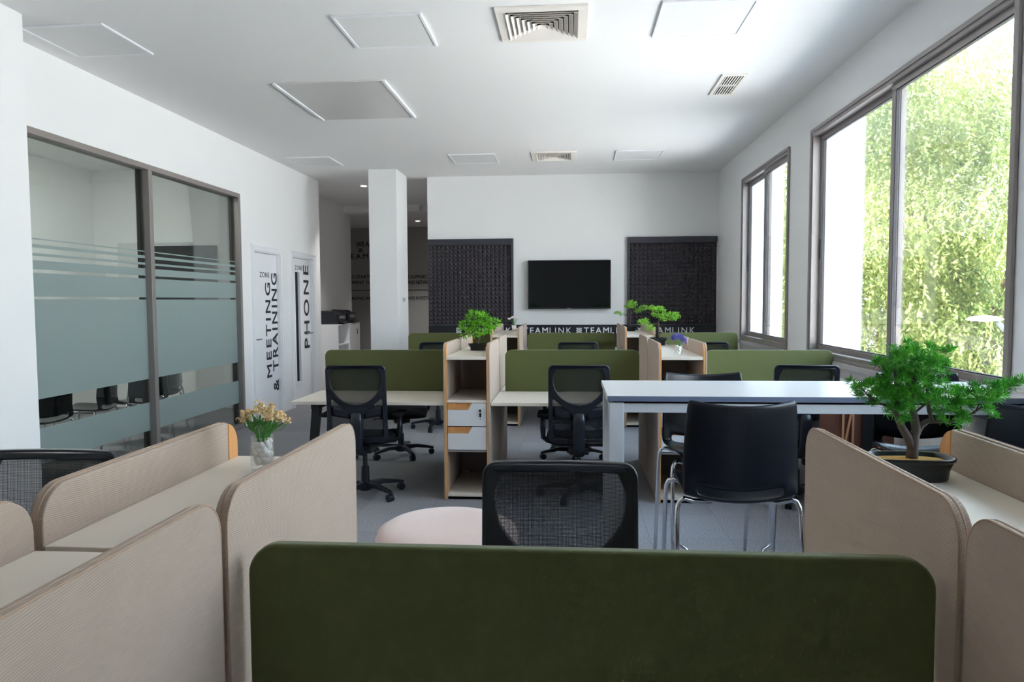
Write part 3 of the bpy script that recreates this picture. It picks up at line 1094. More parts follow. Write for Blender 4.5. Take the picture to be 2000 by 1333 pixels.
bench_desk(-2.137, -0.950, 6.005, 'double desk left of the two-drawer cabinet, olive screen, second row', 0.037, 0.003, (1, 0))
bench_desk(-0.590, 0.635, 6.005, 'double desk in the middle of the second row, olive screen', 0.045, 0.06, (0, 0))
bench_desk(0.995, 2.145, 6.005, 'double desk below the large window, screen looking teal', 0.12, 0.012, (0, 1))
bench_desk(-2.137, -0.950, 9.185, 'double desk in the last row left, in front of the left foam panel', 0.037, 0.003, (1, 0))
bench_desk(-0.590, 0.635, 9.185, 'double desk in the last row middle, under the television', 0.045, 0.06, (0, 0))
bench_desk(0.995, 2.13, 9.185, 'double desk in the last row by the narrow window', 0.12, 0.03, (0, 1))
bench_desk(-0.565, 0.590, 1.18, 'nearest double desk with the big dark green screen filling the picture bottom', 0.012, 0.006, (0, 0))
bench_desk(-2.137, -0.925, 1.18, 'double desk hidden behind the near left beige cabinet', 0.037, 0.003, (1, 0))
bench_desk(0.950, 2.13, 1.18, 'double desk hidden behind the near right beige cabinet', 0.037, 0.003, (0, 1))


# ------------------------------------------------------------------ office chairs
def make_chair(label):
    t = thing('office_chair', label, 'office chair')
    ZB, ZT, HW = 0.450, 1.036, 0.2225

    def bend(u, v, w):
        k = (v - ZB) / (ZT - ZB)
        return (u, -0.215 - 0.075 * k + 0.045 * math.sin(k * PI) * -0.3 + 0.028 * (u / HW) ** 2 + w, v)
    O = dense(rr(-HW, ZB, HW, ZT, (0.05, 0.05, 0.042, 0.042), 8), 0.02)
    sy = lambda p: ZT - (p - 120) / 880 * (ZT - ZB)
    sx = lambda p: (p - 507) / 337 * HW
    half = [(792, 175), (792, 250), (788, 320), (770, 385), (735, 440), (690, 490), (640, 525), (575, 552), (507, 562)]
    H1 = [(sx(a), sy(b)) for a, b in half] + [(-sx(a), sy(b)) for a, b in half[::-1][1:]]
    H1 = [(-0.165, sy(168)), (0.165, sy(168))] + H1[1:-1]
    tri = [(787, 497), (795, 510), (797, 900), (785, 925), (760, 935), (585, 945), (575, 935), (575, 700), (585, 672), (610, 640), (690, 570)]
    H2 = [(sx(a), sy(b)) for a, b in tri]
    H3 = [(-a, b) for a, b in H2[::-1]]
    me = shape(O, [dense(H1, 0.02), dense(H2, 0.02), dense(H3, 0.02)], 0.024, 0.006, 2)
    fr = MB().mesh(me, lambda c: bend(c.x, c.y, c.z)).build('backrest_frame', M['black'], t, smooth=False)
    for u, v in ((0, ZT - 0.016), (0.2, ZT - 0.025), (-0.2, ZT - 0.025), (0.207, 0.85), (-0.207, 0.85), (0.207, 0.745), (-0.207, 0.745), (0.207, 0.62), (-0.207, 0.62), (0.185, 0.497), (-0.185, 0.497), (0.06, 0.49), (-0.06, 0.49)):
        p = bend(u, v, -0.0135)
        MB().placed(Matrix.Translation(p) @ Matrix.Rotation(PI / 2, 4, 'X'), lambda m: m.lathe([(0.0045, 0), (0.0045, 0.002)], n=8)).build('screw', M['dark'], fr)
    MB().grid(lambda i, j: bend((i - 0.5) * 2 * (HW - 0.012), ZB + 0.015 + j * (ZT - ZB - 0.027), 0.0165), 14, 16).build('mesh_back', M['net'], t, smooth=True)
    for s in (-1, 1):
        solid(MB().grid(lambda i, j, s=s: bend(s * (0.05 + 0.14 * i), 0.655 + 0.075 * j - 0.035 * (1 - i) * 0.6, 0.006 + 0.004 * i), 5, 3).build('lumbar_support', M['black'], t, smooth=True), 0.008)
    # back bar: hump on the spine, running down and forward to the mechanism
    loops = []
    path = [(-0.252, 0.690), (-0.268, 0.672), (-0.272, 0.62), (-0.268, 0.52), (-0.258, 0.44), (-0.225, 0.385), (-0.15, 0.358), (-0.02, 0.352)]
    for i, (y, z) in enumerate(path):
        a, b = path[max(0, i - 1)], path[min(len(path) - 1, i + 1)]
        d = Vector((0, b[0] - a[0], b[1] - a[1])).normalized()
        nrm = Vector((0, -d.z, d.y))
        hw = (0.02, 0.036, 0.042, 0.043, 0.043, 0.042, 0.041, 0.04)[i]
        th = (0.006, 0.014, 0.017, 0.018, 0.018, 0.018, 0.018, 0.018)[i]
        c = Vector((0, y, z))
        loops.append([c + Vector((u * hw, 0, 0)) + nrm * (v * th) for u, v in ((-1, -0.5), (-0.7, -1), (0.7, -1), (1, -0.5), (1, 0.5), (0.7, 1), (-0.7, 1), (-1, 0.5))])
    MB().loft(loops).build('back_bar', M['black'], t, smooth=True)
    # seat: soft pad on a pan
    def pad(z, k, f=1.0):
        out = []
        for q in range(28):
            a = 2 * PI * q / 28
            c, s = math.cos(a), math.sin(a)
            e = 0.45
            out.append((0.245 * k * math.copysign(abs(c) ** e, c), 0.03 + 0.235 * k * math.copysign(abs(s) ** e, s), z - (0.03 * f if s > 0.6 else 0)))
        return out
    MB().loft([pad(0.432, 0.90), pad(0.438, 0.97), pad(0.46, 1.0), pad(0.478, 0.985), pad(0.488, 0.93), pad(0.492, 0.8, 0.6), pad(0.488, 0.4, 0.1)]).build('seat', M['blacksoft'], t, smooth=True)
    MB().box(-0.16, -0.13, 0.412, 0.16, 0.2, 0.436).build('seat_pan', M['black'], t, bevel=0.01)
    mc = MB().box(-0.075, -0.11, 0.345, 0.075, 0.13, 0.412).build('mechanism', M['blackmetal'], t, bevel=0.01)
    MB().tube([(0.07, 0.04, 0.385), (0.23, 0.04, 0.385), (0.27, 0.045, 0.38)], [0.006, 0.006, 0.011], 8).build('lever', M['black'], mc, smooth=True)
    cl = MB().lathe([(0.033, 0.05), (0.029, 0.225), (0.018, 0.227), (0.017, 0.345)], n=18).build('gas_lift', M['blackmetal'], t, smooth=False)
    hub = MB().lathe([(0.05, 0.045), (0.055, 0.06), (0.055, 0.095), (0.035, 0.115)], n=20).build('hub', M['black'], t)
    for k in range(5):
        a = PI / 2 + 2 * PI * k / 5 + 0.25
        d, s = Vector((math.cos(a), math.sin(a), 0)), Vector((-math.sin(a), math.cos(a), 0))
        up = Vector((0, 0, 1))
        L = []
        for r, z, hw, hh in ((0.035, 0.085, 0.024, 0.022), (0.15, 0.092, 0.021, 0.017), (0.28, 0.074, 0.017, 0.012), (0.315, 0.066, 0.014, 0.01)):
            c = d * r + up * z
            L.append([c - s * hw - up * hh, c + s * hw - up * hh, c + s * hw * 0.8 + up * hh, c - s * hw * 0.8 + up * hh])
        MB().loft(L).build('base_arm', M['black'], t, bevel=0.004)
        w = MB()
        ca = d * 0.305
        w.tube([ca + up * 0.03, ca + up * 0.066], 0.007, 8)
        for q in (-1, 1):
            w.tube([ca + s * (q * 0.006) + up * 0.028 - d * 0.012, ca + s * (q * 0.022) + up * 0.028 - d * 0.012], 0.028, 16)
        w.tube([ca - s * 0.007 + up * 0.034 - d * 0.006, ca + s * 0.007 + up * 0.034 - d * 0.006], 0.022, 12)
        w.build('caster', M['black'], t)
    for s in (-1, 1):
        p = MB()
        p.tube([(s * 0.15, 0.0, 0.425), (s * 0.235, 0.0, 0.43), (s * 0.268, 0.0, 0.455), (s * 0.272, 0.0, 0.52), (s * 0.272, 0.0, 0.625)], [0.019, 0.019, 0.02, 0.022, 0.018], 10)
        ar = p.build('armrest', M['black'], t, smooth=True)
        MB().mesh(shape(rr(-0.04, -0.13, 0.04, 0.12, 0.035), (), 0.026, 0.009), lambda c: (s * 0.272 + c.x, 0.01 + c.y, 0.638 + c.z - 0.02 * max(0, abs(c.y) - 0.06))).build('arm_pad', M['blacksoft'], ar)
    return t


CHAIRS = [(-1.58, 5.37, 0.06, 'black mesh office chair at the desk left of the two-drawer cabinet'),
          (0.065, 5.42, 0.0, 'black mesh office chair in the middle, half hidden by the high table end'),
          (1.685, 5.46, -0.06, 'office chair in front of the teal screen, only its bluish top above high table'),
          (-1.64, 6.80, PI + 0.35, 'office chair behind the left olive screen, only seat and star base showing'),
          (0.02, 6.80, PI - 0.2, 'office chair behind the middle olive screen, only its base showing'),
          (-1.55, 8.28, 0.25, 'distant office chair top above the left olive screen'),
          (0.09, 8.26, 0.0, 'distant office chair top under the television'),
          (1.50, 8.26, 0.05, 'distant office chair top by the narrow window'),
          (-0.03, 1.77, PI, 'nearest mesh office chair standing behind the big dark green screen'),
          (-1.62, 1.84, PI + 0.04, 'mesh office chair cut by the left edge, behind the beige cabinet')]
ch0 = None
for x, y, rz, lb in CHAIRS:
    if ch0 is None:
        ch0 = make_chair(lb)
        ch0.location = (x, y, 0)
        ch0.rotation_euler = (0, 0, rz)
        ch0['group'] = 'black mesh office chairs'
    else:
        c = dup(ch0, (x, y, 0), rz, lb)
        if 6.7 < y < 7:
            c.scale = (1, 1, 0.97)                              # seats let down a little

# ------------------------------------------------------------------ high table and stools
ht = thing('high_table', 'long white high table reaching from the window wall into the room', 'table', (0.175, 3.37, 0))
TW, TD, TZ = 1.965, 0.66, 1.05
tt = MB().box(0, 0.0015, TZ - 0.026, TW, TD, TZ).build('tabletop', M['greywhite'], ht, bevel=0.001)
MB().box(0.001, 0.0, TZ - 0.0255, TW, 0.0014, TZ - 0.001).build('edge_band', M['edge'], tt)
for a in (0.008,):
    for b in (0.012, TD - 0.084):
        MB().box(a, b, 0, a + 0.072, b + 0.072, TZ - 0.034).build('leg', M['whitesteel'], ht, bevel=0.004)
for b in (0.022, TD - 0.074):
    MB().box(0.08, b, 0.968, TW - 0.002, b + 0.05, 1.012).build('beam', M['whitesteel'], ht, bevel=0.003)
for a in (0.018, TW - 0.07):
    MB().box(a, 0.084, 0.968, a + 0.05, TD - 0.084, 1.012).build('beam', M['whitesteel'], ht, bevel=0.003)
MB().box(0.03, 0.03, 1.012, TW - 0.03, TD - 0.03, TZ - 0.026).build('dark_gap_filler', M['dark'], ht)  # black filler painting the shaded gap between top and beams


def make_stool(name, label, cat, seat, mshell, foot=True):
    """moulded shell on bent chrome tubes; seat = height of the seat"""
    t = thing(name, label, cat)
    prof = [(0.225, seat - 0.045, 0.205), (0.222, seat - 0.012, 0.212), (0.195, seat + 0.006, 0.216), (0.10, seat + 0.004, 0.22), (0.0, seat - 0.006, 0.222), (-0.10, seat - 0.01, 0.223), (-0.165, seat - 0.012, 0.224), (-0.20, seat - 0.008, 0.226),
            (-0.222, seat + 0.008, 0.229), (-0.228, seat + 0.045, 0.231), (-0.232, seat + 0.09, 0.231), (-0.238, seat + 0.16, 0.230), (-0.246, seat + 0.25, 0.226), (-0.254, seat + 0.33, 0.221), (-0.259, seat + 0.375, 0.217), (-0.261, seat + 0.40, 0.212)]
    NU = 16
    NV = len(prof) - 1

    def fn(i, j):
        y, z, hw = prof[round(j * NV)]
        u = (i - 0.5) * 2
        back = max(0.0, min(1.0, (round(j * NV) - 7) / 3))
        edge = max(0, abs(u) - 0.6)
        zz = z + u * u * (0.036 if z < seat + 0.1 else 0.036 - 0.016 * (z - seat - 0.1) / 0.3)
        return (u * hw, y + back * (0.045 * u * u), zz)
    sh = MB().grid(fn, NU, NV, skip=lambda i, j: 2 <= i < NU - 2 and j == 8).build('shell', mshell, t, smooth=True)
    subsurf(solid(sh, 0.011, 0), 1)
    for s in (-1, 1):
        top = seat - 0.022
        q = lambda x, y, z: (s * x, y, z)
        MB().tube([q(0.10, 0.14, top), q(0.18, 0.155, top + 0.008), q(0.215, 0.165, top + 0.018), q(0.234, 0.172, top + 0.012), q(0.245, 0.18, top - 0.012), q(0.248, 0.187, top - 0.05), q(0.252, 0.25, 0.0)], 0.0102, 10).build('leg', M['chrome'], t, smooth=True)
        MB().tube([q(0.10, -0.13, top), q(0.18, -0.155, top + 0.008), q(0.217, -0.165, top + 0.02), q(0.236, -0.172, top + 0.014), q(0.247, -0.18, top - 0.01), q(0.25, -0.187, top - 0.05), q(0.256, -0.25, 0.0)], 0.0102, 10).build('leg', M['chrome'], t, smooth=True)
        MB().tube([q(0.12, -0.14, top), q(0.12, 0.15, top)], 0.0085, 8).build('seat_rail', M['chrome'], t, smooth=True)
    if foot:
        z = 0.27
        MB().tube([(-0.246, 0.237, z), (-0.22, 0.25, z - 0.005), (-0.19, 0.26, z - 0.02), (-0.14, 0.30, 0.14), (-0.12, 0.305, 0.13), (0.12, 0.305, 0.13), (0.14, 0.30, 0.14), (0.19, 0.26, z - 0.02), (0.22, 0.25, z - 0.005), (0.246, 0.237, z)], 0.0075, 8).build('footrest', M['chrome'], t, smooth=True)
    return t


s0 = make_stool('bar_stool', 'black shell bar stool on chrome legs, nearest and fully seen from behind', 'bar stool', 0.678, M['shell'])
s0.location = (0.690, 3.145, 0)
s0['group'] = 'black bar stools at the high table'
dup(s0, (1.865, 3.145, 0), -0.03, 'black bar stool cut by the right edge, behind the right beige cabinet')
dup(s0, (0.755, 3.855, 0), PI + 0.06, 'black bar stool across the high table, its back rising behind the near stool')
dup(s0, (1.885, 3.855, 0), PI - 0.03, 'black bar stool across the high table, mostly hidden by the pine bonsai')

# pouf
pf = thing('pouf', 'round blush pink pouf on the carpet beside the near office chair', 'pouf', (-0.585, 3.34, 0))
MB().lathe([(0.31, 0.0), (0.325, 0.02), (0.335, 0.2), (0.337, 0.375)], n=56).build('body', M['pink'], pf, smooth=True)
MB().lathe([(0.337, 0.375), (0.338, 0.385), (0.328, 0.41), (0.29, 0.432), (0.2, 0.446), (0.1, 0.45), (0.01, 0.451)], n=56).build('cushion', M['pink'], pf, smooth=True)
MB().tube([(0.338 * math.cos(2 * PI * k / 64), 0.338 * math.sin(2 * PI * k / 64), 0.377) for k in range(64)], 0.004, 6, True).build('piping', M['pink'], pf, smooth=True)

# wooden crate under the window
cr = thing('wooden_crate', 'reddish brown crate with pale braces under the window beyond the high table', 'crate', (1.66, 4.60, 0))
MB().box(0, 0.012, 0.0, 0.36, 0.30, 0.86).build('body', M['brown'], cr, bevel=0.003)
for a, b in (((0.045, 0.004, 0.02), (0.045, 0.004, 0.84)), ((0.105, 0.004, 0.02), (0.105, 0.004, 0.84)), ((0.05, 0.004, 0.55), (0.10, 0.004, 0.82)), ((0.265, 0.004, 0.02), (0.265, 0.004, 0.66))):
    MB().bar(a, b, 0.012, 0.012).build('brace', M['palewood'], cr)
MB().box(0.165, 0.0, 0.0, 0.225, 0.012, 0.86).build('dark_post', M['blackmetal'], cr)


# ------------------------------------------------------------------ bonsai trees
def crooked(a, b, rng, n=5, amp=0.006):
    a, b = Vector(a), Vector(b)
    out = []
    for k in range(n + 1):
        f = k / n
        j = amp * math.sin(f * PI)
        out.append(a.lerp(b, f) + Vector((rng.uniform(-j, j), rng.uniform(-j, j), rng.uniform(-j, j) * 0.5)))
    return out


def pot_mesh(w, d, h, taper=0.86):
    """rim-edged tray pot, oblong with rounded corners, hollow"""
    def loop(k, z):
        out = []
        for q in range(36):
            a = 2 * PI * q / 36
            c, s = math.cos(a), math.sin(a)
            e = 0.62
            out.append((w / 2 * k * math.copysign(abs(c) ** e, c), d / 2 * k * math.copysign(abs(s) ** e, s), z))
        return out
    return MB().loft([loop(taper * 0.96, 0), loop(taper, 0.004), loop(taper * 1.04, h * 0.5), loop(0.93, h - 0.014), loop(0.935, h - 0.009), loop(1.0, h - 0.007), loop(1.0, h), loop(0.92, h), loop(0.90, h - 0.012)])


def pine_bonsai(label, loc):
    rng = random.Random(4)
    t = thing('pine_bonsai', label, 'bonsai', loc)
    S0 = 0.001215
    PXT = lambda x, y: ((x - 1775) * S0, 0.047 + (886 - y) * S0)
    pot_mesh(0.192, 0.104, 0.053, 0.84).build('pot', M['pot'], t, smooth=True, bevel=0)
    MB().loft([[(0.082 * k * math.copysign(abs(math.cos(a)) ** .65, math.cos(a)), 0.043 * k * math.copysign(abs(math.sin(a)) ** .65, math.sin(a)), z) for a in [2 * PI * q / 32 for q in range(32)]] for k, z in ((1, 0.03), (1, 0.043), (0.7, 0.046), (0.2, 0.048))]).build('gravel', M['soil'], t, smooth=True)
    tk = MB()
    x0, z0 = 0.002, 0.06
    def limb(px, dy, r0, r1):
        pts = []
        n = len(px)
        for k, (x, y) in enumerate(px):
            a, b = PXT(x, y)
            pts.append((a, dy * k / (n - 1), b))
        rad = [r0 + (r1 - r0) * k / (n - 1) for k in range(n)]
        tk.tube(pts, rad, 9)
    limb([(1780, 892), (1781, 875), (1783, 850), (1787, 830), (1782, 805), (1776, 785), (1777, 760), (1782, 730), (1790, 705)], 0.0, 0.0135, 0.004)
    limb([(1781, 868), (1772, 848), (1758, 826), (1750, 808), (1744, 795), (1746, 775), (1742, 745), (1738, 715)], -0.02, 0.0108, 0.003)
    limb([(1786, 842), (1795, 826), (1806, 818), (1818, 812), (1814, 796), (1812, 770), (1812, 740)], 0.02, 0.0085, 0.0025)
    limb([(1812, 816), (1835, 815), (1850, 818), (1872, 806), (1890, 800), (1905, 790), (1925, 770), (1950, 752)], 0.01, 0.0045, 0.0015)
    limb([(1744, 795), (1730, 785), (1712, 780), (1700, 772), (1690, 760), (1678, 748)], -0.01, 0.004, 0.0013)
    limb([(1776, 785), (1760, 770), (1748, 760), (1730, 745)], 0.02, 0.003, 0.0013)
    limb([(1782, 800), (1795, 785), (1806, 775), (1830, 765)], -0.025, 0.003, 0.0013)
    limb([(1872, 806), (1868, 790), (1862, 770), (1860, 750)], 0.012, 0.002, 0.001)
    limb([(1890, 800), (1900, 785), (1895, 765), (1892, 752)], 0.012, 0.002, 0.001)
    tk.build('trunk', M['bark'], t, smooth=True)
    tips = [(1672, 746), (1686, 752), (1700, 745), (1692, 764), (1708, 760), (1716, 748), (1722, 764), (1706, 776), (1732, 756), (1736, 772), (1728, 740),
            (1722, 706), (1736, 690), (1732, 720), (1748, 700), (1760, 684), (1752, 718), (1786, 676), (1774, 694), (1800, 688), (1790, 706), (1812, 700), (1833, 680), (1826, 700), (1832, 716), (1812, 716), (1770, 712), (1764, 734),
            (1746, 738), (1782, 730), (1800, 732), (1818, 740), (1740, 756), (1756, 756), (1772, 752), (1790, 752), (1806, 756), (1822, 760), (1752, 774), (1768, 772), (1786, 772), (1802, 778), (1818, 776), (1744, 792), (1762, 790), (1780, 760), (1752, 806), (1838, 758),
            (1830, 786), (1844, 776), (1846, 796), (1858, 754), (1862, 776), (1856, 800), (1874, 760), (1878, 784), (1890, 752), (1894, 772), (1908, 760), (1904, 784), (1918, 772), (1922, 752), (1930, 764), (1938, 746), (1946, 758), (1956, 748), (1966, 738), (1974, 744), (1914, 796), (1834, 806), (1868, 812)]
    nd = MB()
    for (px, py) in tips:
        a, b = PXT(px, py)
        dep = 0.055 if 1715 < px < 1840 else 0.028
        for rep in range(6 if 1715 < px < 1840 else 4):
            c = Vector((a + rng.uniform(-.011, .011), rng.uniform(-dep, dep), b + rng.uniform(-.009, .009)))
            up = Vector((rng.uniform(-.5, .5) + (a * 2), rng.uniform(-.7, .5), rng.uniform(.5, 1))).normalized()
            for q in range(46):
                d = Vector((rng.gauss(0, 1), rng.gauss(0, 1), rng.gauss(0, 1))).normalized()
                d = (d + up * 0.75).normalized()
                ln = rng.uniform(0.013, 0.021)
                s = d.cross(Vector((rng.uniform(-1, 1), rng.uniform(-1, 1), rng.uniform(-1, 1)))).normalized() * 0.00085
                m_ = c + d * ln * 0.55
                nd.quad(c, m_ + s, c + d * ln, m_ - s)
    nd.build('needles', M['needle'], t, fix=False)
    return t


def leaf_clump(mb, rng, c, rad, n, ln, wd):
    """small leaves standing on an ellipsoid"""
    c = Vector(c)
    for q in range(n):
        d = Vector((rng.gauss(0, 1), rng.gauss(0, 1), rng.gauss(0, 1))).normalized()
        k = rng.uniform(0.55, 1.0)
        p = c + Vector((d.x * rad[0] * k, d.y * rad[1] * k, d.z * rad[2] * k))
        g = (d + Vector((rng.uniform(-.5, .5), rng.uniform(-.5, .5), rng.uniform(-.1, .8)))).normalized()
        s = g.cross(Vector((rng.uniform(-1, 1), rng.uniform(-1, 1), rng.uniform(-1, 1)))).normalized()
        L, w = ln * rng.uniform(.7, 1.2), wd * rng.uniform(.7, 1.2)
        mb.quad(p, p + g * L * .5 + s * w, p + g * L, p + g * L * .5 - s * w)


def leafy_bonsai(label, loc):
    rng = random.Random(9)
    t = thing('leafy_bonsai', label, 'bonsai', loc)
    pot_mesh(0.165, 0.11, 0.056, 0.76).build('pot', M['pot'], t, smooth=True)
    MB().loft([[(0.072 * k * math.cos(a), 0.046 * k * math.sin(a), z) for a in [2 * PI * q / 24 for q in range(24)]] for k, z in ((1, 0.035), (1, 0.046), (0.3, 0.05))]).build('gravel', M['soil'], t, smooth=True)
    tk = MB()
    tk.tube([(0.005, 0, 0.04), (0.0, 0, 0.08), (0.012, 0, 0.10), (0.006, 0, 0.13), (0.0, 0, 0.2)], [.008, .006, .007, .006, .003], 8)
    for b in ((-0.11, 0, 0.16), (0.12, 0.01, 0.19), (0.05, -0.02, 0.26), (-0.04, 0.02, 0.28)):
        tk.tube(crooked((0.006, 0, 0.12), b, rng, 5, 0.01), [.004, .004, .003, .003, .002, .0015], 6)
    tk.build('trunk', M['bark'], t, smooth=True)
    lf = MB()
    for c, r, n in (((-0.03, 0, 0.275), (0.065, 0.055, 0.045), 330), ((0.035, 0, 0.265), (0.05, 0.05, 0.04), 240), ((-0.085, 0, 0.205), (0.07, 0.05, 0.035), 280), ((0.03, -0.01, 0.185), (0.08, 0.06, 0.04), 330), ((0.125, 0, 0.225), (0.055, 0.045, 0.03), 200), ((0.095, 0, 0.18), (0.045, 0.04, 0.03), 120), ((-0.03, -0.02, 0.15), (0.07, 0.05, 0.03), 220), ((-0.12, 0, 0.15), (0.03, 0.03, 0.04), 60)):
        leaf_clump(lf, rng, c, (r[0] * 1.06, r[1], r[2] * 1.12), int(n * .62), 0.034, 0.0064)
    lf.build('leaves', M['leafy'], t, fix=False)
    return t


def cloud_bonsai(label, loc, pads, trunk, seed, pw=0.15):
    rng = random.Random(seed)
    t = thing('cloud_bonsai', label, 'bonsai', loc)
    pot_mesh(pw, 0.10, 0.07, 0.72).build('pot', M['pot'], t, smooth=True)
    MB().loft([[(pw * .43 * k * math.cos(a), 0.042 * k * math.sin(a), z) for a in [2 * PI * q / 24 for q in range(24)]] for k, z in ((1, 0.05), (1, 0.058), (0.3, 0.062))]).build('gravel', M['dark'], t, smooth=True)
    tk = MB()
    tk.tube(trunk, [0.012 - 0.006 * k / len(trunk) for k in range(len(trunk))], 8)
    for c, r, n in pads:
        st = trunk[-1] if c[2] > trunk[-1][2] - 0.03 else trunk[len(trunk) // 2]
        tk.tube(crooked(st, (c[0], c[1], c[2] - r[2] * .5), rng, 4, 0.006), [.006, .005, .004, .003, .002], 6)
    tk.build('trunk', M['darkbark'], t, smooth=True)
    lf = MB()
    for c, r, n in pads:
        for q in range(n // 26):
            d = Vector((rng.gauss(0, 1), rng.gauss(0, 1), rng.gauss(0.3, 1))).normalized()
            leaf_clump(lf, rng, (c[0] + d.x * r[0] * .8, c[1] + d.y * r[1] * .8, c[2] + d.z * r[2] * .8), (0.018, 0.018, 0.014), 26, 0.010, 0.0042)
    lf.build('leaves', M['cloudleaf'], t, fix=False)
    return t


pine_bonsai('big pine bonsai in a black pot on the near right beige cabinet', (0.778, 1.70, 1.0856))
leafy_bonsai('fresh green leafy bonsai in a black tray on the two-drawer cabinet', (-0.765, 5.93, 1.0856))
cloud_bonsai('cloud-shaped bonsai behind the lavender vase, larger and nearer of the two', (0.80, 6.60, 1.0856),
             [((0.0, 0, 0.305), (0.07, 0.06, 0.05), 800), ((-0.04, 0, 0.33), (0.05, 0.05, 0.03), 350), ((0.13, 0, 0.265), (0.075, 0.05, 0.035), 700), ((0.05, 0, 0.255), (0.05, 0.05, 0.03), 350), ((-0.13, 0, 0.215), (0.055, 0.05, 0.03), 420), ((-0.07, 0, 0.165), (0.055, 0.05, 0.03), 380)],
             [(0, 0, 0.05), (0.002, 0, 0.12), (0, 0, 0.2), (0.005, 0, 0.27)], 21, 0.17)
cloud_bonsai('smallest cloud-shaped bonsai, farther away against the right foam panel', (0.80, 9.62, 1.0856),
             [((0.02, 0, 0.36), (0.075, 0.06, 0.05), 800), ((-0.02, 0, 0.33), (0.06, 0.05, 0.03), 350), ((0.17, 0, 0.31), (0.07, 0.05, 0.03), 420), ((0.10, 0, 0.27), (0.06, 0.05, 0.03), 350), ((-0.14, 0, 0.235), (0.085, 0.05, 0.028), 480)],
             [(0, 0, 0.05), (-0.005, 0, 0.12), (0.005, 0, 0.2), (0, 0, 0.29)], 33, 0.17)


# ------------------------------------------------------------------ vases
def glass_vase(name, label, loc, r, h, pebbles, flowers, seed):
    rng = random.Random(seed)
    t = thing(name, label, 'vase', loc)
    MB().lathe([(r * .92, 0.0), (r * .95, 0.004), (r, 0.012), (r, h), (r - .002, h), (r - .0025, 0.014), (0.002, 0.012)], n=28, cap=True).build('vase', M['vaseglass'], t, smooth=True)
    pb = []
    for q in range(pebbles):
        a, d = rng.uniform(0, 2 * PI), (r - 0.011) * math.sqrt(rng.uniform(0.25, 1))
        z = 0.022 + (h - 0.034) * q / max(1, pebbles - 1)
        m_ = MB()
        bmesh.ops.create_icosphere(m_.bm, subdivisions=2, radius=1)
        s = [rng.uniform(.0065, .0105) for _ in range(3)]
        mt = Matrix.Translation((d * math.cos(a), d * math.sin(a), z)) @ Matrix.Rotation(rng.uniform(0, 6), 4, 'X') @ Matrix.Rotation(rng.uniform(0, 6), 4, 'Z') @ Matrix.Diagonal((s[0], s[1], s[2], 1))
        bmesh.ops.transform(m_.bm, matrix=mt, verts=m_.bm.verts[:])
        m_.build('pebble', M['pebble'], t, smooth=True)
    flowers(t, rng)
    return t


def blossom(mb, c, rad, rng, n=9):
    c = Vector(c)
    for q in range(n):
        d = Vector((rng.gauss(0, 1), rng.gauss(0, 1), abs(rng.gauss(0.3, 1)))).normalized()
        s = d.cross(Vector((rng.uniform(-1, 1), rng.uniform(-1, 1), rng.uniform(-1, 1)))).normalized()
        u = s.cross(d)
        p = c + d * rad * .45
        mb.quad(p - s * rad * .55 - u * rad * .1, p + d * rad * .5 - u * rad * .5, p + s * rad * .55 + u * rad * .1, p + d * rad * .35 + u * rad * .5)


def orange_bunch(t, rng):
    for k in range(34):
        a = rng.uniform(0, 2 * PI)
        x = rng.uniform(-0.062, 0.062)
        tip = Vector((x, rng.uniform(-.03, .03), 0.158 - abs(x) * 0.55 + rng.uniform(-.012, .006)))
        if k == 0:
            tip = Vector((-0.004, 0, 0.164))
        st = MB()
        st.tube([(x * .12, tip.y * .3, 0.05), (x * .3, tip.y * .5, 0.09), (x * .75, tip.y * .8, tip.z * .84), tip], 0.0011, 5)
        for q in range(2):
            b = Vector((x * .3, tip.y * .5, 0.085)).lerp(tip, rng.uniform(.1, .5))
            g = Vector((rng.uniform(-1, 1), rng.uniform(-.6, .6), rng.uniform(.3, 1.2))).normalized()
            s = g.cross(Vector((0, 1, 0))).normalized() * .0018
            st.quad(b, b + g * .014 + s, b + g * .028, b + g * .014 - s)
        fl = st.build('flower_stem', M['stem'], t)
        bl = MB()
        for q in range(4):
            blossom(bl, tip + Vector((rng.uniform(-.008, .008), rng.uniform(-.008, .008), rng.uniform(-.008, .006))), 0.0065, rng)
        bl.build('blossom', M['peach'], fl, fix=False)


def lavender_bunch(t, rng):
    for k in range(16):
        x, y = rng.uniform(-.06, .065), rng.uniform(-.04, .04)
        tip = Vector((x, y, 0.165 - abs(x) * .35 - max(0, x) * .35))
        fl = MB().tube([(x * .15, y * .2, 0.03), (x * .4, y * .5, 0.10), tip], 0.0013, 5).build('flower_stem', M['stem'], t)
        bl = MB()
        for q in range(6):
            blossom(bl, tip + Vector((rng.uniform(-.008, .008), rng.uniform(-.008, .008), -0.007 * q)), 0.008, rng, 7)
        bl.build('blossom', M['lilac'], fl, fix=False)


def white_bunch(t, rng):
    for k in range(10):
        x, y = rng.uniform(-.07, .06), rng.uniform(-.04, .04)
        tip = Vector((x, y, 0.19 - abs(x) * .5))
        fl = MB().tube([(x * .15, y * .2, 0.06), (x * .4, y * .5, 0.12), tip], 0.0016, 5).build('flower_stem', M['stem'], t)
        bl = MB()
        for q in range(4):
            blossom(bl, tip + Vector((rng.uniform(-.014, .014), rng.uniform(-.014, .014), rng.uniform(-.01, .01))), 0.013, rng, 7)
        bl.build('blossom', M['petal'], fl, fix=False)


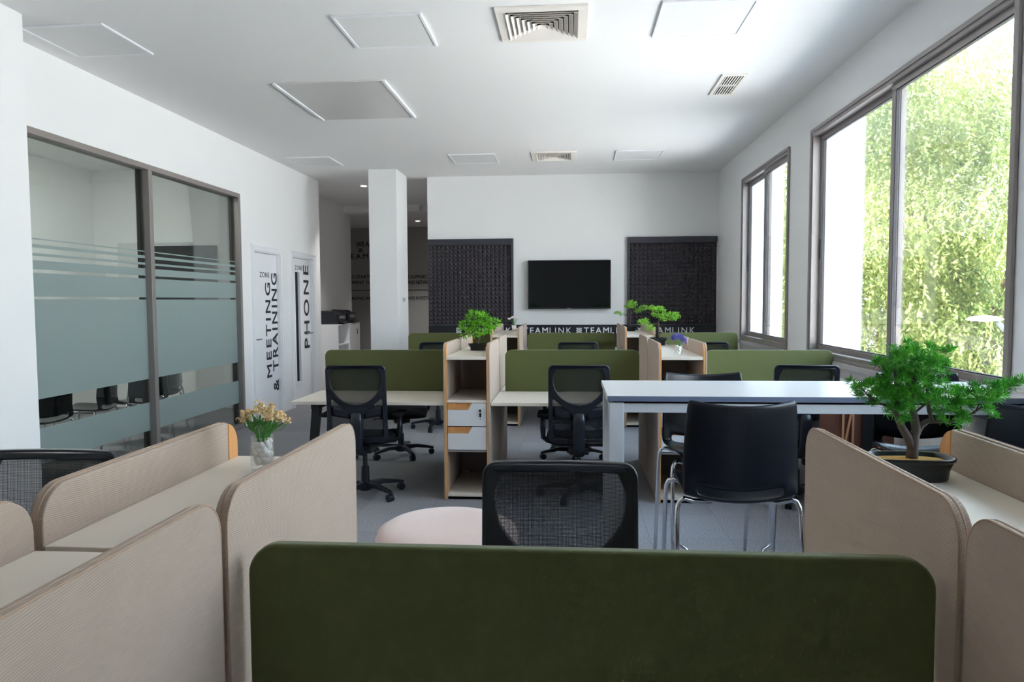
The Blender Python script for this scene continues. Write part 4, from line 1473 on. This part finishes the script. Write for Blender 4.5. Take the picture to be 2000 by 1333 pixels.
glass_vase('flower_vase', 'glass of white pebbles with peach orange flowers on the near left cabinet', (-0.757, 1.695, 1.0856), 0.0285, 0.083, 90, orange_bunch, 3)
glass_vase('flower_vase', 'clear vase of lilac lavender on the cabinet right of the middle desk', (0.795, 5.335, 1.0856), 0.028, 0.085, 24, lavender_bunch, 6)
fp = thing('flower_pot', 'tiny white pot of white flowers on a distant cabinet below the television', 'flower pot', (-0.765, 9.80, 1.0856))
MB().lathe([(0.026, 0), (0.034, 0.075), (0.030, 0.075), (0.028, 0.06)], n=24).build('pot', M['pebble'], fp, smooth=True)
white_bunch(fp, random.Random(8))

# ------------------------------------------------------------------ corridor: low white cabinet, printers
lc = thing('office_cupboard', 'low white cupboard with open shelves along the corridor wall', 'cupboard', (-4.39, 11.9, 0))
D, H = 0.46, 1.105
MB().box(0, 0, 0.0, D, 0.02, H - 0.02).box(0, 0.62, 0, D, 0.64, H - 0.02).box(0, 0.02, 0.02, 0.012, 1.24, H - 0.02).box(0, 1.24, 0, D, 1.26, H - 0.02).box(0.012, 0.02, 0.0, D, 1.24, 0.05).build('carcass', M['door'], lc, bevel=0.002)
MB().box(0, 0, H - 0.02, D + 0.005, 1.26, H).build('top', M['door'], lc, bevel=0.002)
for z in (0.4, 0.74):
    MB().box(0.012, 0.02, z, D - 0.01, 0.62, z + 0.018).build('shelf', M['door'], lc)
dd = MB().box(D - 0.016, 0.645, 0.05, D + 0.002, 1.237, H - 0.024).build('cupboard_door', M['door'], lc, bevel=0.002)
kk = MB().lathe([(0.011, 0), (0.011, 0.01)], n=12)
kk.build('lock', M['black'], dd).matrix_local = Matrix.Translation((D + 0.002, 1.08, 0.98)) @ Matrix.Rotation(PI / 2, 4, 'Y')
MB().box(D + 0.006, 1.07, 0.90, D + 0.012, 1.09, 0.965).build('key', M['black'], dd)


def printer(label, loc, w, d, h):
    t = thing('printer', label, 'printer', loc)
    MB().box(0, 0, 0.008, d, w, h * .78).build('body', M['black'], t, bevel=0.02, seg=3)
    MB().hexa([(0.02, 0.03, h * .78), (d - .06, 0.03, h * .78), (d - .06, w - .03, h * .78), (0.02, w - .03, h * .78)], [(0.03, 0.05, h), (d - .12, 0.05, h * .94), (d - .12, w - .05, h * .94), (0.03, w - .05, h)]).build('feeder_lid', M['black'], t, bevel=0.008)
    MB().hexa([(d - .05, 0.08, h * .60), (d + .012, 0.08, h * .40), (d + .012, w - .1, h * .40), (d - .05, w - .1, h * .60)], [(d - .06, 0.08, h * .78), (d + .0, 0.08, h * .62), (d + .0, w - .1, h * .62), (d - .06, w - .1, h * .78)]).build('control_panel', M['greyplastic'], t, bevel=0.005)
    MB().box(d - .01, 0.05, 0.03, d + .06, w - .05, 0.05).build('paper_tray', M['black'], t, bevel=0.004)
    MB().box(0.03, 0.02, 0.0, d - .03, w - .02, 0.008).build('foot', M['dark'], t)
    return t


printer('black printer at the near end of the white corridor cupboard', (-4.33, 12.02, H), 0.46, 0.36, 0.235)
printer('black printer with grey panel on the corridor cupboard, half behind column', (-4.33, 12.62, H), 0.46, 0.36, 0.25)

# ------------------------------------------------------------------ meeting room behind the glass
mt = thing('wall_screen', 'dark wall screen seen through the glass partition', 'TV', (-5.45, 9.75, 1.85))
MB().mesh(shape(rr(-0.53, -0.42, 0.53, 0.44, 0.01), [rr(-0.51, -0.40, 0.51, 0.42, 0.002)], 0.03, 0.003), lambda c: (c.x, -0.045 + c.z, c.y)).build('bezel', M['black'], mt)
MB().box(-0.512, -0.05, -0.402, 0.512, -0.0, 0.422).build('screen', mat('dim_grey_screen', (52, 54, 56), 0.25), mt)
v0 = make_stool('meeting_chair', 'black shell meeting chair behind the glass, nearest the wall pier', 'meeting chair', 0.45, M['shell'], False)
v0.location = (-4.75, 5.95, 0)
v0.rotation_euler = (0, 0, PI / 2 - .25)
v0['group'] = 'meeting chairs behind the glass'
dup(v0, (-4.74, 6.64, 0), PI / 2 + .2, 'black shell meeting chair behind the glass, second from the pier')
dup(v0, (-5.75, 6.4, 0), -PI / 2 + .2, 'black shell meeting chair behind the glass against far side')
dup(v0, (-4.75, 7.85, 0), PI / 2 + .15, 'black shell meeting chair behind the glass next to the middle post')
tc0 = dup(v0, (-5.15, 8.5, 0), PI / 2 - .3, 'taupe shell meeting chair behind the glass near the doors')
for k in kids(tc0):
    if k.name.startswith('shell'):
        k.data = k.data.copy()
        k.data.materials.clear()
        k.data.materials.append(M['taupe'])
dup(v0, (-4.60, 7.24, 0), PI / 2 - .4, 'black shell meeting chair behind the glass just before middle post')

# ------------------------------------------------------------------ outdoors
struct(MB().box(-40, -40, -4.3, 60, 70, -4.1).build('ground', M['ground']), 'pale yard below the windows')
struct(MB().box(XR + 0.2, 6.92, -4.1, 2.70, 7.08, 4.2).box(XR + 0.2, 9.50, -4.1, 2.72, 9.66, 4.2).build('wall_outside_fins', M['facade']), 'white outer wall fins beside the windows')
struct(MB().box(XL - 3.2, YR - 0.4, CH + 0.3, XR + 0.45, 17.4, CH + 0.6).build('roof_sun_block', M['facade']))  # unseen slab added to block the sun from the rooms


def garden_tree(label, loc, R, H, n_strands, seed, m, leafsize=0.13, per=26):
    """tree with drooping strands of narrow leaves; H = height of the crown top above the tree's foot"""
    rng = random.Random(seed)
    t = thing('drooping_tree', label, 'tree', loc, 0, 'drooping trees outside the windows')
    tk = MB()
    fork = H * 0.42
    tk.tube([(0, 0, 0), (0.1, 0.05, fork * .5), (0.0, 0, fork)], [0.34, 0.27, 0.22], 10)
    for k in range(9):
        a = 2 * PI * k / 9 + rng.uniform(-.3, .3)
        d = rng.uniform(.45, .8) * R
        tk.tube(crooked((0, 0, fork - .2), (d * math.cos(a), d * math.sin(a), H * rng.uniform(.66, .88)), rng, 5, .35), [.16, .13, .10, .08, .05, .03], 7)
    tk.build('trunk', M['trunk'], t, smooth=True)
    lf = MB()
    hc = H * 0.60
    bumps = []
    for k in range(48):
        d = Vector((rng.gauss(0, 1), rng.gauss(0, 1), rng.gauss(.1, .9))).normalized()
        bumps.append((Vector((d.x * R * .68, d.y * R * .68, hc + d.z * (H - hc) * .72)), rng.uniform(.28, .42) * R))
    for k in range(n_strands):
        c, br = bumps[rng.randrange(len(bumps))]
        d = Vector((rng.gauss(0, 1), rng.gauss(0, 1), rng.gauss(.35, .8))).normalized()
        p = c + d * br * rng.uniform(.55, 1.08)
        dr = Vector((d.x * .8, d.y * .8, rng.uniform(-.4, .3)))
        step = rng.uniform(.055, .085) * (leafsize / .13)
        for q in range(per):
            dr = (dr + Vector((rng.uniform(-.15, .15), rng.uniform(-.15, .15), -.22))).normalized()
            p = p + dr * step
            g = (dr + Vector((rng.uniform(-1, 1), rng.uniform(-1, 1), rng.uniform(-.5, .3))) * .8).normalized()
            s = g.cross(Vector((rng.uniform(-1, 1), rng.uniform(-1, 1), rng.uniform(-1, 1)))).normalized() * leafsize * .16
            L = leafsize * rng.uniform(.7, 1.2)
            lf.quad(p, p + g * L * .5 + s, p + g * L, p + g * L * .5 - s)
    lf.build('foliage', m, t, fix=False)
    return t


garden_tree('large drooping pale green tree filling the big window', (8.3, 15.2, -4.1), 4.6, 10.9, 21000, 5, M['willow'], 0.11, 8)
garden_tree('drooping tree seen at the edge of the narrow window', (9.4, 32.6, -4.1), 4.2, 9.9, 5000, 6, M['willow'], .15, 8)
garden_tree('drooping tree farther back behind the large pale green one', (13.7, 23.6, -4.1), 3.0, 9.8, 5000, 11, M['willow'], .15, 8)

lp = thing('street_lamp', 'white street lamp head among the drooping trees', 'street lamp', (5.90, 10.0, -4.1))
MB().tube([(0, 0, 0), (0, 0, 4.6), (-0.02, 0, 5.05), (-0.25, -0.02, 5.28)], [.06, .045, .04, .03], 10).build('pole', M['greyplastic'], lp, smooth=True)
MB().lathe([(.02, -.03), (.13, -.02), (.15, .0), (.11, .035), (.02, .05)], (-0.42, -0.03, 5.32), n=20, sx=1.6, sy=.8).build('lamp_head', M['facade'], lp, smooth=True)
